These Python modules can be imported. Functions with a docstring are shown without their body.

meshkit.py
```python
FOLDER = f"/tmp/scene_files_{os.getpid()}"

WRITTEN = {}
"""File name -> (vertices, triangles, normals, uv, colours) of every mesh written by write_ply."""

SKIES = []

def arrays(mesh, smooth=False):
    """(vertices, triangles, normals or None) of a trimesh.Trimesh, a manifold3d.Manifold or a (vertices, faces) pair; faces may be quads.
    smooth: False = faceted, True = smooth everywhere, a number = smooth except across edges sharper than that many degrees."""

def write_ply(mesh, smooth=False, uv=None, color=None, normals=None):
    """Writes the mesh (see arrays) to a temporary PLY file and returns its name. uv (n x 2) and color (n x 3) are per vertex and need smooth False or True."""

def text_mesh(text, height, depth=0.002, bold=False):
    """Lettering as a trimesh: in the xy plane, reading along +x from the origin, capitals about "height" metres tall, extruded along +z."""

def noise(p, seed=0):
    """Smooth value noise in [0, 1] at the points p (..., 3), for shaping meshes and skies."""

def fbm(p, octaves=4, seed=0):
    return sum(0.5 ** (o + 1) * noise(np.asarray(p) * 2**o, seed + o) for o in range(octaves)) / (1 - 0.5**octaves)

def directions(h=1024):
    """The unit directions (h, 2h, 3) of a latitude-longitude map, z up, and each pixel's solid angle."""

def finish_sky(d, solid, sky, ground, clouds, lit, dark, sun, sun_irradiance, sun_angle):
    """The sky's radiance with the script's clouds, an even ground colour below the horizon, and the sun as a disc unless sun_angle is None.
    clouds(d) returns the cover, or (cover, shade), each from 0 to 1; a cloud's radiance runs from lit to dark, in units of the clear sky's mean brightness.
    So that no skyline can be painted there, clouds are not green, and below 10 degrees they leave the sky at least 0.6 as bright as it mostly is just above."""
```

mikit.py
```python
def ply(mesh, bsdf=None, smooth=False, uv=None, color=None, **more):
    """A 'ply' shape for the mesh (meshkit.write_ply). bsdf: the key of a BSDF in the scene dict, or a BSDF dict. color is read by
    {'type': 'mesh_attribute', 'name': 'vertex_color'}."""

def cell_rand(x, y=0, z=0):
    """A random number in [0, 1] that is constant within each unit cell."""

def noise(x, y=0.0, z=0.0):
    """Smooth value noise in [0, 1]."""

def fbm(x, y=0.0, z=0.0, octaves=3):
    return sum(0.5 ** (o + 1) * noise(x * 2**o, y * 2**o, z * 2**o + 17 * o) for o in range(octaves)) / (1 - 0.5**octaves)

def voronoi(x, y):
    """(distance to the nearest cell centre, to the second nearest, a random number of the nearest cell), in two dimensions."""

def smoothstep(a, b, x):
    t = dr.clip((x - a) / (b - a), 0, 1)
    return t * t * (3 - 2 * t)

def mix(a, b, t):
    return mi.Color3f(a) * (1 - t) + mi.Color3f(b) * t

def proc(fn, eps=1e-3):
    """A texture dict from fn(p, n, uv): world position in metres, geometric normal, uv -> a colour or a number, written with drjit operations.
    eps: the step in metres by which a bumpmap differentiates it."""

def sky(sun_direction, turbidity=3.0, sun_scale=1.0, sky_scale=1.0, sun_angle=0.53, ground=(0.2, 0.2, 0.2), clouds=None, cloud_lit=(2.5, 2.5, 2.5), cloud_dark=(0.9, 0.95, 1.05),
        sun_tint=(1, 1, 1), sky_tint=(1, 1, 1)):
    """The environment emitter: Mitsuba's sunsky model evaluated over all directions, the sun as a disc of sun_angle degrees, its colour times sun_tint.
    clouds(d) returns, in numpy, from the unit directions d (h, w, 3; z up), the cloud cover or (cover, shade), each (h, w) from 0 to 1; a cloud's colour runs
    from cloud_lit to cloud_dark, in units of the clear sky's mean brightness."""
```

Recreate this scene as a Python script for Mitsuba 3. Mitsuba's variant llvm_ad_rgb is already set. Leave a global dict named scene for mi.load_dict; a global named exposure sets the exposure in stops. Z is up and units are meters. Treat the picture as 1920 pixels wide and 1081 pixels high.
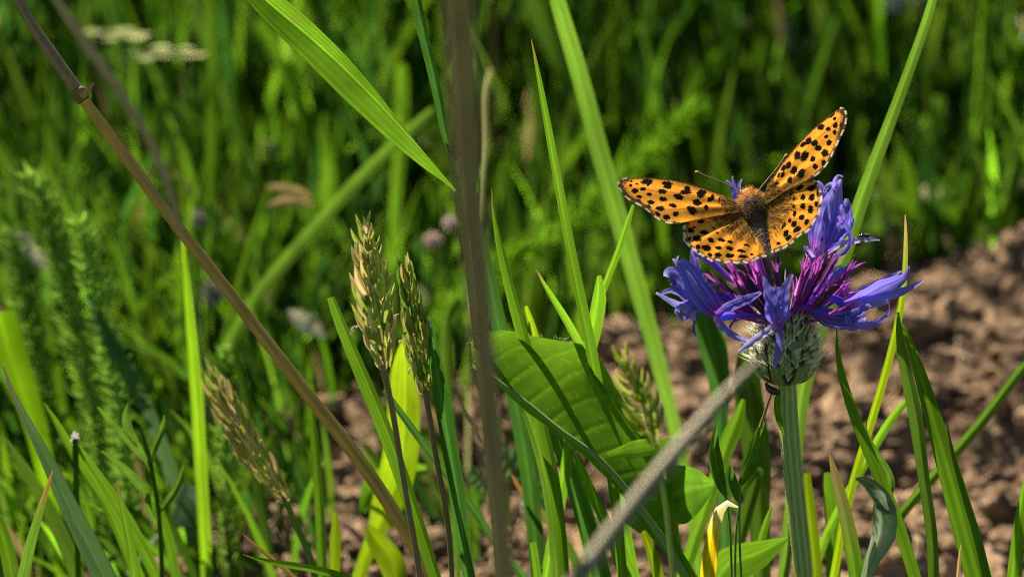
import math
import numpy as np
import drjit as dr
import mitsuba as mi
import mikit
import meshkit
import trimesh
from scipy.interpolate import CubicSpline, PchipInterpolator
from scipy.spatial import Delaunay
import shapely

scene, labels = {}, {}
T = mi.ScalarTransform4f

# ------------------------------------------------------------------ camera, light, exposure
PITCH = math.radians(20.0)
CAM = np.array([0.0, 0.0, 0.31])
FWD = np.array([0.0, math.cos(PITCH), -math.sin(PITCH)])
RIGHT = np.array([1.0, 0.0, 0.0])
UP = np.array([0.0, math.sin(PITCH), math.cos(PITCH)])
HFOV = 20.0
FPX = 960.0 / math.tan(math.radians(HFOV / 2))          # focal length in photo pixels (1920 wide)
FOCUS = 0.550
scene['camera'] = {'type': 'thinlens', 'fov': HFOV, 'fov_axis': 'x', 'aperture_radius': 0.0033, 'focus_distance': FOCUS,
                   'near_clip': 0.01, 'far_clip': 100.0,
                   'to_world': T().look_at(origin=CAM.tolist(), target=(CAM + FWD).tolist(), up=[0, 0, 1])}
SUN = -0.42 * RIGHT + 0.87 * UP + 0.30 * FWD
scene['sky_light'] = mikit.sky(SUN.tolist(), turbidity=3, sky_scale=0.30, sky_tint=(1.08, 1.0, 0.76), ground=(0.06, 0.07, 0.04))
exposure = 3.25


# ------------------------------------------------------------------ helpers
def P(px, py, d=FOCUS):
    """A point at depth d (metres along the lens axis) seen at photo pixel (px, py)."""
    return CAM + d * (FWD + (px - 960.0) / FPX * RIGHT + (540.5 - py) / FPX * UP)


def unit(v):
    v = np.asarray(v, float)
    return v / np.maximum(np.linalg.norm(v, axis=-1, keepdims=True), 1e-12)


def numbered(key):
    if key not in scene and key not in labels:
        return key
    k = 1
    while f'{key}_{k:03d}' in scene or f'{key}_{k:03d}' in labels:
        k += 1
    return f'{key}_{k:03d}'


def add(key, mesh, bsdf, color=None, smooth=True, uv=None, label=None, cat=None, group=None, kind=None, parent=None):
    """One entry of the scene: a thing, or with parent a part of it."""
    key = numbered(f'{parent}__{key}' if parent else key)
    if color is not None:
        color = np.clip(color, 0, 1)
    scene[key] = mikit.ply(mesh, bsdf, smooth=smooth, uv=uv, color=color)
    note = {k: v for k, v in (('label', label), ('category', cat), ('group', group), ('kind', kind)) if v}
    if note:
        labels[key] = note
    return key


def thing(key, label, cat, group=None):
    key = numbered(key)
    labels[key] = {'label': label, 'category': cat}
    if group:
        labels[key]['group'] = group
    return key


def spline(pts, n):
    pts = np.asarray(pts, float)
    if len(pts) == 2:
        return pts[0] + np.linspace(0, 1, n)[:, None] * (pts[1] - pts[0])
    s = np.r_[0, np.cumsum(np.linalg.norm(np.diff(pts, axis=0), axis=1))]
    return CubicSpline(s, pts)(np.linspace(0, s[-1], n))


def along(values, n):
    values = np.asarray(values, float)
    return PchipInterpolator(np.linspace(0, 1, len(values)), values)(np.linspace(0, 1, n)) if len(values) > 1 else np.full(n, values[0])


def grid_faces(n, m, wrap=False):
    i, j = np.meshgrid(np.arange(n - 1), np.arange(m if wrap else m - 1), indexing='ij')
    k = (j + 1) % m
    a, b, c, d = i * m + j, (i + 1) * m + j, (i + 1) * m + k, i * m + k
    return np.concatenate([np.stack([a, b, c], -1).reshape(-1, 3), np.stack([a, c, d], -1).reshape(-1, 3)])


def join(parts):
    vs, fs, cs, at = [], [], [], 0
    for v, f, c in parts:
        vs.append(v)
        fs.append(f + at)
        cs.append(c)
        at += len(v)
    return np.concatenate(vs), np.concatenate(fs), np.concatenate(cs)


def ribbon(center, width, face=0.0, twist=0.0, fold=0.25, across=9, normal=None, color=None, cup=0.0, wave=0.0, seed=0):
    """A thin leaf-like sheet along the polyline (tip to base). face: degrees the sheet is turned about its length away from looking at the
    camera (or along normal); fold: depth of the V along the midrib; cup: rounded hollow. Returns vertices, faces, colours."""
    n = len(center)
    t = unit(np.gradient(center, axis=0))
    ref = unit(CAM - center) if normal is None else np.broadcast_to(unit(normal), (n, 3))
    s = unit(np.cross(ref, t))
    nn = np.cross(t, s)
    ang = np.radians(face + np.broadcast_to(along(np.atleast_1d(twist), n), n))
    side = s * np.cos(ang)[:, None] + nn * np.sin(ang)[:, None]
    nrm = np.cross(t, side)
    u = np.linspace(-1, 1, across)
    w = np.asarray(width)[:, None]
    lift = w * (fold * np.abs(u) + cup * u ** 2)[None, :]
    if wave:
        rng = np.random.default_rng(seed)
        vv = np.linspace(0, 1, n)[:, None]
        lift = lift + w * wave * np.sin(vv * 9 * np.pi + rng.uniform(0, 6) + u[None, :] * 1.5) * np.abs(u)[None, :]
    v = center[:, None] + (u[None, :] * w)[..., None] * side[:, None] * 0.5 + lift[..., None] * nrm[:, None] * 0.5
    uu, vv = np.meshgrid(u, np.linspace(0, 1, n))
    c = color(uu, vv) if callable(color) else np.broadcast_to(color, uu.shape + (3,))
    return v.reshape(-1, 3), grid_faces(n, across), np.array(c, float).reshape(-1, 3)


def tube(center, radius, sides=8, color=(0.2, 0.2, 0.1), ridges=0, depth=0.0):
    center = np.asarray(center, float)
    n = len(center)
    radius = np.broadcast_to(np.asarray(radius, float), n)
    t = unit(np.gradient(center, axis=0))
    a0 = np.array([0.31, 0.9, 0.3])
    a = unit(np.cross(t, a0))
    b = np.cross(t, a)
    ang = np.arange(sides) * 2 * np.pi / sides
    r = radius[:, None] * (1 + depth * np.cos(ang * ridges)[None, :])
    v = center[:, None] + r[..., None] * (np.cos(ang)[None, :, None] * a[:, None] + np.sin(ang)[None, :, None] * b[:, None])
    f = grid_faces(n, sides, wrap=True)
    v = np.concatenate([v.reshape(-1, 3), center[:1], center[-1:]])
    k = np.arange(sides)
    f = np.concatenate([f, np.stack([k, (k + 1) % sides, np.full(sides, n * sides)], -1)[:, ::-1],
                        np.stack([(n - 1) * sides + k, (n - 1) * sides + (k + 1) % sides, np.full(sides, n * sides + 1)], -1)])
    uu, vv = np.meshgrid(ang, np.linspace(0, 1, n))
    c = np.asarray(color(uu, vv) if callable(color) else np.broadcast_to(color, (n, sides, 3)), float).reshape(-1, 3)
    return v, f, np.concatenate([c, c[:1], c[-1:]])


def hairs(roots, dirs, length, radius, color, bend=None, seg=3):
    """Many fine tapering hairs as one mesh: three-sided spikes."""
    roots, dirs = np.asarray(roots, float), unit(dirs)
    n = len(roots)
    length, radius = np.broadcast_to(length, n), np.broadcast_to(radius, n)
    bend = np.zeros((n, 3)) if bend is None else np.broadcast_to(bend, (n, 3))
    a = unit(np.cross(dirs, [0.31, 0.2, 0.93]))
    b = np.cross(dirs, a)
    rings = []
    for k in range(seg):
        v = k / seg
        c = roots + dirs * (length * v)[:, None] + bend * (length * v * v)[:, None]
        r = radius * (1 - 0.75 * v)
        rings.append(np.stack([c + r[:, None] * (math.cos(q) * a + math.sin(q) * b) for q in (0, 2.094, 4.189)], 1))
    tip = roots + dirs * length[:, None] + bend * length[:, None]
    v = np.concatenate([np.concatenate(rings, 1), tip[:, None]], 1)
    f = []
    for k in range(seg - 1):
        for j in range(3):
            j2 = (j + 1) % 3
            f += [[k * 3 + j, k * 3 + j2, k * 3 + 3 + j2], [k * 3 + j, k * 3 + 3 + j2, k * 3 + 3 + j]]
    f += [[(seg - 1) * 3 + j, (seg - 1) * 3 + (j + 1) % 3, seg * 3] for j in range(3)]
    m = seg * 3 + 1
    f = (np.array(f)[None] + (np.arange(n) * m)[:, None, None]).reshape(-1, 3)
    c = np.repeat(np.broadcast_to(color, (n, 3)), m, axis=0)
    return v.reshape(-1, 3), f, c


def blob(center, radii, axes=None, sub=2, rough=0.0, freq=1.0, seed=0):
    m = trimesh.creation.icosphere(subdivisions=sub)
    v = np.array(m.vertices)
    if rough:
        v = v * (1 + rough * (meshkit.fbm(v * freq + seed * 7.31, 3, seed) - 0.5))[:, None]
    v = v * np.asarray(radii)
    if axes is not None:
        v = v @ np.asarray(axes)
    return v + center, np.array(m.faces)


# ------------------------------------------------------------------ materials
def leafy(trans, rough, spec=0.5):
    return {'type': 'principledthin', 'base_color': {'type': 'mesh_attribute', 'name': 'vertex_color'}, 'diff_trans': trans, 'roughness': rough, 'eta': 1.42}


scene['blade_material'] = leafy(1.15, 0.42)
scene['petal_material'] = leafy(0.9, 0.36)
scene['dull_leaf_material'] = leafy(0.8, 0.7)
scene['solid_material'] = {'type': 'twosided', 'bsdf': {'type': 'principled', 'base_color': {'type': 'mesh_attribute', 'name': 'vertex_color'}, 'roughness': 0.6, 'specular': 0.4}}
scene['gloss_material'] = {'type': 'twosided', 'bsdf': {'type': 'principled', 'base_color': {'type': 'mesh_attribute', 'name': 'vertex_color'}, 'roughness': 0.25, 'specular': 0.6}}
scene['hair_material'] = leafy(1.1, 0.4)


def soil_tex(p, n, uv):
    a = mikit.fbm(p.x * 60, p.y * 60, p.z * 60, 4)
    b = mikit.noise(p.x * 420, p.y * 420, p.z * 420)
    g = mikit.noise(p.x * 1300, p.y * 1300, p.z * 1300)
    c = mikit.mix(mi.Color3f(0.062, 0.041, 0.028), mi.Color3f(0.262, 0.186, 0.124), mikit.smoothstep(0.25, 0.75, a * 0.6 + b * 0.4))
    c = mikit.mix(c, mi.Color3f(0.34, 0.26, 0.20), mikit.smoothstep(0.80, 0.95, g) * 0.6)
    c = mikit.mix(c, mi.Color3f(0.05, 0.032, 0.022), mikit.smoothstep(0.62, 0.85, 1 - b) * 0.35)
    far = mikit.smoothstep(0.16, 0.42, dr.sqrt(dr.square(p.x - 0.06) + dr.square(p.y - 0.72)) + (a - 0.5) * 0.2)
    return mikit.mix(c, mi.Color3f(0.055, 0.085, 0.022), far)       # turf beyond the bare patch


def soil_bump(p, n, uv):
    return mikit.fbm(p.x * 500, p.y * 500, p.z * 500, 3)


scene['soil_material'] = {'type': 'twosided', 'bsdf': {'type': 'bumpmap', 'scale': 0.0012, 'arbitrary': mikit.proc(soil_bump, eps=2e-4),
                          'bsdf': {'type': 'principled', 'base_color': mikit.proc(soil_tex), 'roughness': 0.9, 'specular': 0.2}}}


# ------------------------------------------------------------------ the ground and its clods
def gz_smooth(x, y):
    x, y = np.asarray(x, float), np.asarray(y, float)
    h = np.interp(x, [-0.3, -0.07, 0.0, 0.05, 0.10, 0.16, 0.32], [0.0, 0.0, 0.003, 0.009, 0.018, 0.036, 0.042])
    h = h * np.interp(np.abs(x), [0.35, 0.8], [1, 0.15])
    st = lambda a, b, q: np.clip((q - a) / (b - a), 0, 1) ** 2 * (3 - 2 * np.clip((q - a) / (b - a), 0, 1))
    yy = y + 0.012 * np.sin(x * 31 + 1.0)
    return h * (0.06 * st(0.60, 0.67, yy) + 0.82 * st(0.676, 0.708, yy) + 0.12 * st(0.71, 0.77, yy) - 0.95 * st(0.785, 0.86, yy))


def gz(x, y):
    x, y = np.asarray(x, float), np.asarray(y, float)
    q = np.stack([x, y, np.zeros_like(x)], -1)
    near = np.interp(np.hypot(x, y - 0.7), [0.4, 1.5], [1.0, 0.3])
    lump = np.abs(meshkit.fbm(q * 38, 4, 3) - 0.5) * 2
    return gz_smooth(x, y) + near * (0.022 * (meshkit.fbm(q * 18, 3, 5) - 0.5) + 0.013 * (0.40 - lump) + 0.0070 * (meshkit.fbm(q * 150, 4, 9) - 0.5))


def axis(lo, hi, step, far, ratio=1.09):
    mid = np.arange(lo, hi, step)
    out, q, s = [], mid[-1], step
    while q < far:
        s *= ratio
        q += s
        out.append(q)
    inn, q, s = [], mid[0], step
    while q > -far:
        s *= ratio
        q -= s
        inn.append(q)
    return np.r_[inn[::-1], mid, out]


gx, gy = axis(-0.22, 0.26, 0.0013, 14.0), axis(0.56, 0.88, 0.0013, 14.0)
GX, GY = np.meshgrid(gx, gy, indexing='ij')
GV = np.stack([GX, GY, gz(GX, GY)], -1).reshape(-1, 3)
GF = grid_faces(len(gx), len(gy))
add('soil_ground', (GV, GF), 'soil_material', smooth=True, label='bare crumbly brown earth rising to a low bank behind the blue flower', kind='structure')


def hit(px, py):
    """Where the view ray through a photo pixel meets the ground: (point, depth)."""
    ds = np.linspace(0.45, 1.6, 900)
    q = CAM + ds[:, None] * (FWD + (px - 960.0) / FPX * RIGHT + (540.5 - py) / FPX * UP)
    k = np.argmax(q[:, 2] < gz(q[:, 0], q[:, 1]))
    return q[k], ds[k]


rng = np.random.default_rng(11)
# clods: the larger ones each a part of the ground, crumbs joined
def clod_shape(r, seed, sub):
    v, f = blob(np.zeros(3), (1, 1, 1), sub=sub, rough=1.0, freq=1.3, seed=seed)
    v = v * (1 + 0.35 * (meshkit.fbm(v * 3.1 + seed, 3, seed + 3) - 0.5))[:, None]
    s = np.random.default_rng(seed).uniform(0.75, 1.25, 3) * [1, 1, 0.75]
    return v * s * r, f


shapes = [clod_shape(1.0, k + 1, 3) for k in range(14)]
small = [clod_shape(1.0, k + 40, 1) for k in range(8)]
cand = []
while len(cand) < 290:
    x, y = rng.uniform(-0.13, 0.20), rng.uniform(0.60, 0.84)
    r = 0.0013 + 0.0062 * rng.random() ** 3.0
    if x < -0.02 and rng.random() < 0.45:
        continue
    cand.append((x, y, r))
for k, (x, y, r) in enumerate(cand):
    v, f = shapes[k % len(shapes)]
    a = rng.uniform(0, 6.28)
    R = np.array([[math.cos(a), -math.sin(a), 0], [math.sin(a), math.cos(a), 0], [0, 0, 1]])
    add('clod', (v * r @ R.T + [x, y, float(gz(x, y)) + r * rng.uniform(0.1, 0.5)], f), 'soil_material', smooth=40, parent='soil_ground')
crumbs = []
for k in range(9000):
    x, y = rng.uniform(-0.16, 0.22), rng.uniform(0.58, 0.86)
    r = 0.0005 + 0.0021 * rng.random() ** 2
    v, f = small[k % len(small)]
    crumbs.append((v * r + [x, y, float(gz_smooth(x, y))], f, np.array([[x, y]])))
xy = np.concatenate([c[2] for c in crumbs])
dz = gz(xy[:, 0], xy[:, 1]) - gz_smooth(xy[:, 0], xy[:, 1])
V, F, _ = join([(v + [0, 0, dz[i] + 0.0004], f, v) for i, (v, f, _) in enumerate(crumbs)])
add('crumb', (V, F), 'soil_material', smooth=False, parent='soil_ground', kind='stuff')


parts = []
for k in range(130):
    x, y = rng.uniform(-0.13, 0.20), rng.uniform(0.60, 0.80)
    a, l = rng.uniform(0, 6.283), rng.uniform(0.004, 0.020)
    e = np.array([math.cos(a), math.sin(a)]) * l * 0.5
    p3 = np.array([[x - e[0], y - e[1], 0], [x + rng.normal(0, 0.1) * l, y, 0], [x + e[0], y + e[1], 0]])
    p3[:, 2] = gz(p3[:, 0], p3[:, 1]) + rng.uniform(0.0005, 0.0025, 3)
    parts.append(tube(spline(p3, 7), np.array([.5, .8, 1, 1, 1, .8, .4]) * rng.uniform(0.0002, 0.0006), sides=5, color=np.array([0.40, 0.32, 0.20]) * rng.uniform(0.5, 1.2)))
V, F, C = join(parts)
add('litter', (V, F), 'solid_material', color=C, parent='soil_ground', kind='stuff')

# ------------------------------------------------------------------ colours of leaves
GREEN = np.array([0.085, 0.185, 0.018])
FRESH = np.array([0.132, 0.305, 0.015])
YELLOW = np.array([0.29, 0.47, 0.010])
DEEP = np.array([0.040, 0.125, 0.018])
BLUISH = np.array([0.075, 0.17, 0.060])
GREY = np.array([0.20, 0.29, 0.19])
STRAW = np.array([0.36, 0.26, 0.12])
FEATHER = np.array([0.100, 0.190, 0.028])
DRY = np.array([0.225, 0.165, 0.070])


def striped(base, tip=None, tip_at=0.05, amount=0.22, lines=9, base_end=None, seed=0):
    """Colour of a blade: fine parallel veins, pale midrib, a browned tip, blotches."""
    rg = np.random.default_rng(seed)
    ph = rg.uniform(0, 6.28, 3)

    def f(u, v):
        k = 1 + amount * 0.6 * np.sin(u * lines * 3.0 + ph[0]) + amount * 0.4 * np.sin(u * lines * 7.1 + ph[1])
        k = k * (1 + 0.16 * np.sin(v * 7 + ph[2]) * np.sin(v * 17 + ph[0]))
        k = k + 0.35 * np.exp(-(u / 0.09) ** 2)
        q3 = np.stack([u * 2.2, v * 26, np.full_like(u, seed % 97)], -1)
        k = k * (0.78 + 0.44 * meshkit.fbm(q3, 3, 8))
        c = np.asarray(base) * k[..., None]
        sp = np.clip((meshkit.noise(q3 * [1.6, 2.6, 1], 5) - 0.88) / 0.08, 0, 1)[..., None] * 0.4
        c = c * (1 - sp) + np.array([0.22, 0.20, 0.06]) * sp
        if base_end is not None:
            q = np.clip(v * 1.3 - 0.2, 0, 1)[..., None]
            c = c * (1 - q) + np.asarray(base_end) * k[..., None] * q
        if tip is not None:
            q = np.clip(1 - v / tip_at, 0, 1)[..., None]
            c = c * (1 - q) + np.asarray(tip) * q
        return c
    return f


# ------------------------------------------------------------------ background grass: stuff
def blade_cloud(roots, h, lean, droop, width, yaw, tint, seg=6):
    """Many blades as one mesh. lean (n, 2): how far the tip moves sideways as a part of the height."""
    n = len(roots)
    v = np.linspace(0, 1, seg + 1)
    up = h[:, None] * (v - droop[:, None] * v ** 2.5)
    off = lean[:, None, :] * h[:, None, None] * (0.35 * v + 0.65 * v ** 2)[None, :, None]
    c = roots[:, None, :] + np.concatenate([off, up[..., None]], -1)
    side = np.stack([np.cos(yaw), np.sin(yaw), np.zeros(n)], -1)
    w = width[:, None] * np.minimum(1.0, 1.25 * (1 - v ** 2.6))[None, :] * (0.65 + 0.35 * np.minimum(1, v * 4))[None, :]
    w[:, -1] = width * 0.03
    nrm = np.stack([-np.sin(yaw), np.cos(yaw), np.zeros(n)], -1)
    rows = [c - side[:, None] * w[..., None] / 2 + nrm[:, None] * w[..., None] * 0.16, c, c + side[:, None] * w[..., None] / 2 + nrm[:, None] * w[..., None] * 0.16]
    V = np.stack(rows, 2).reshape(n, -1, 3)
    F = grid_faces(seg + 1, 3)
    F = (F[None] + (np.arange(n) * V.shape[1])[:, None, None]).reshape(-1, 3)
    shade = np.array([0.9, 1.25, 0.9])
    C = tint[:, None, None, :] * shade[None, None, :, None] * np.ones((n, seg + 1, 3, 1))
    return V.reshape(-1, 3), F, C.reshape(-1, 3)


def tints(rng, n, dry=0.05, bright=0.3):
    base = np.where(rng.random((n, 1)) < bright, FRESH, np.where(rng.random((n, 1)) < 0.35, DEEP, GREEN))
    base = base * [0.97, 1.0, 0.9] * 0.68 * rng.uniform(0.5, 1.35, (n, 1)) * np.where(rng.random((n, 1)) < 0.14, 1.9, 1.0) * rng.uniform(0.9, 1.1, (n, 3))
    return np.where(rng.random((n, 1)) < dry, STRAW * [0.8, 0.95, 0.9] * rng.uniform(0.5, 0.9, (n, 1)), base)


rng = np.random.default_rng(5)
n = 15000
y = 0.80 + 1.4 * rng.random(n) ** 1.35
x = rng.uniform(-1, 1, n) * (0.22 + 0.24 * y)
y = y - np.clip((0.06 - x) / 0.08, 0, 1) * 0.05
clump = meshkit.noise(np.stack([x * 17, y * 13, np.zeros(n)], -1), 21)
keep = clump > rng.uniform(0.30, 0.56, n)                 # tufts, with dark gaps between them
x, y = x[keep], y[keep]
n = len(x)
root = np.stack([x, y, gz_smooth(x, y) - 0.004], -1)
h = rng.uniform(0.09, 0.30, n) * np.interp(y, [0.80, 0.86, 1.0, 1.4, 2.3], [0.20, 0.36, 0.66, 0.9, 1.1])
tall = rng.random(n) < np.interp(y, [1.02, 1.18], [0.0, 0.46])  # taller blades reaching above the frame, added to shade the grass below
h = np.where(tall, rng.uniform(0.34, 0.62, n), h)
V, F, C = blade_cloud(root, h, rng.normal(0, 0.20, (n, 2)), rng.uniform(0.0, 0.3, n), rng.uniform(0.0014, 0.0046, n), rng.normal(0, 0.6, n), tints(rng, n, 0.015, 0.34))
add('meadow_grass', (V, F), 'blade_material', color=C, label='dense out-of-focus green meadow grass filling the background', kind='stuff')

# low broad leaves between the grass: stuff
n = 6500
y = 0.805 + 1.2 * rng.random(n) ** 1.5
x = rng.uniform(-1, 1, n) * (0.20 + 0.22 * y)
r = rng.uniform(0.0018, 0.0062, n)
az, el = rng.uniform(0, 6.28, n), rng.normal(0.9, 0.45, n)
nr = np.stack([np.cos(az) * np.cos(el), np.sin(az) * np.cos(el), np.sin(el)], -1)
a = unit(np.cross(nr, rng.normal(0, 1, (n, 3))))
b = np.cross(nr, a)
cen = np.stack([x, y, gz_smooth(x, y) + rng.uniform(0.002, 0.11, n) * np.interp(y, [0.80, 0.9, 1.2], [0.15, 0.4, 1])], -1)
q = np.linspace(0, 2 * np.pi, 9)[:-1]
ring = cen[:, None] + r[:, None, None] * (np.cos(q)[None, :, None] * a[:, None] * 1.5 + np.sin(q)[None, :, None] * b[:, None] * 0.75) + nr[:, None] * (r[:, None] * 0.25 * np.abs(np.sin(q))[None])[..., None]
V = np.concatenate([ring, cen[:, None]], 1).reshape(-1, 3)
F = np.stack([np.arange(8), (np.arange(8) + 1) % 8, np.full(8, 8)], -1)
F = (F[None] + (np.arange(n) * 9)[:, None, None]).reshape(-1, 3)
C = tints(rng, n, 0.02, 0.26) * rng.uniform(0.6, 1.6, (n, 1))
C = np.repeat(np.where(rng.random((n, 1)) < 0.09, np.array([0.40, 0.46, 0.27]), C), 9, axis=0)  # scattered pale leaves: glossy highlights put into the colour
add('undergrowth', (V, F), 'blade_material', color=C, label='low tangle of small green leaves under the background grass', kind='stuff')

# shorter sward on the left, nearer than the background
n = 3600
y = rng.uniform(0.575, 0.86, n)
x = rng.uniform(-0.22, 0.012, n)
keep = rng.random(n) < np.interp(x, [-0.2, -0.085, -0.05, 0.01], [1.0, 1.0, 0.22, 0.08]) * np.interp(y, [0.57, 0.72, 0.8], [0.65, 0.8, 1]) * np.where((y < 0.63) & (x > -0.05), 0.15, 1.0)
x, y = x[keep], y[keep]
n = len(x)
root = np.stack([x, y, gz(x, y) - 0.003], -1)
h = rng.uniform(0.022, 0.088, n) * np.interp(x, [-0.12, -0.03], [1.0, 0.6])
h = h * np.where((y < 0.70) & (x < -0.075), 0.55, 1.0)      # the feathery leaves stand clear of it
lean = rng.normal([-0.22, 0.0], 0.28, (n, 2))
V, F, C = blade_cloud(root, h, lean, rng.uniform(0, 0.3, n), rng.uniform(0.0011, 0.0034, n), rng.normal(0, 0.8, n), tints(rng, n, 0.02, 0.45))
add('short_grass', (V, F), 'blade_material', color=C, label='shorter green sward on the left of the bare earth', kind='stuff')


# turf in front of and around the bare patch
n = 3600
y = rng.uniform(-0.55, 0.60, n)
x = rng.uniform(-0.8, 0.8, n)
h = rng.uniform(0.025, 0.075, n) * np.where(y > 0.40, 0.6, 1.0)
keep = (y < 0.54) | (np.abs(x) > 0.22)
x, y, h = x[keep], y[keep], h[keep]
n = len(x)
root = np.stack([x, y, gz(x, y) - 0.003], -1)
V, F, C = blade_cloud(root, h, rng.normal(0, 0.35, (n, 2)), rng.uniform(0, 0.4, n), rng.uniform(0.0025, 0.0060, n), rng.uniform(0, 6.28, n), tints(rng, n, 0.04, 0.3))
add('turf', (V, F), 'blade_material', color=C, label='low turf around the bare patch of earth, nearest the viewer', kind='stuff')


# ------------------------------------------------------------------ single blades of grass
def to_world(pts, d):
    """Photo points (px, py) or (px, py, depth) with depths from d[0] at the first to d[1] at the last."""
    n = len(pts)
    ds = np.interp(np.linspace(0, 1, n), np.linspace(0, 1, len(d)), d)
    return np.array([P(p[0], p[1], p[2] if len(p) > 2 else ds[i]) for i, p in enumerate(pts)]), np.array([p[2] if len(p) > 2 else ds[i] for i, p in enumerate(pts)])


def rooted(w):
    """Carries a stem or blade that leaves the frame on down to the ground."""
    p, t = w[-1], unit(w[-1] - w[-2])
    L = p[2] - float(gz_smooth(p[0], p[1]))
    if L < 0.003:
        return w
    s = np.clip(t[:2] / max(-t[2], 0.35), -0.9, 0.9)
    if p[1] + s[1] * L < 0.35:
        s[1] = 0
    a = np.r_[p[:2] + s * L * 0.42, p[2] - L * 0.5]
    e = p[:2] + s * L * 0.62
    return np.vstack([w, a, [e[0], e[1], float(gz(e[0], e[1])) - 0.004]])


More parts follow.
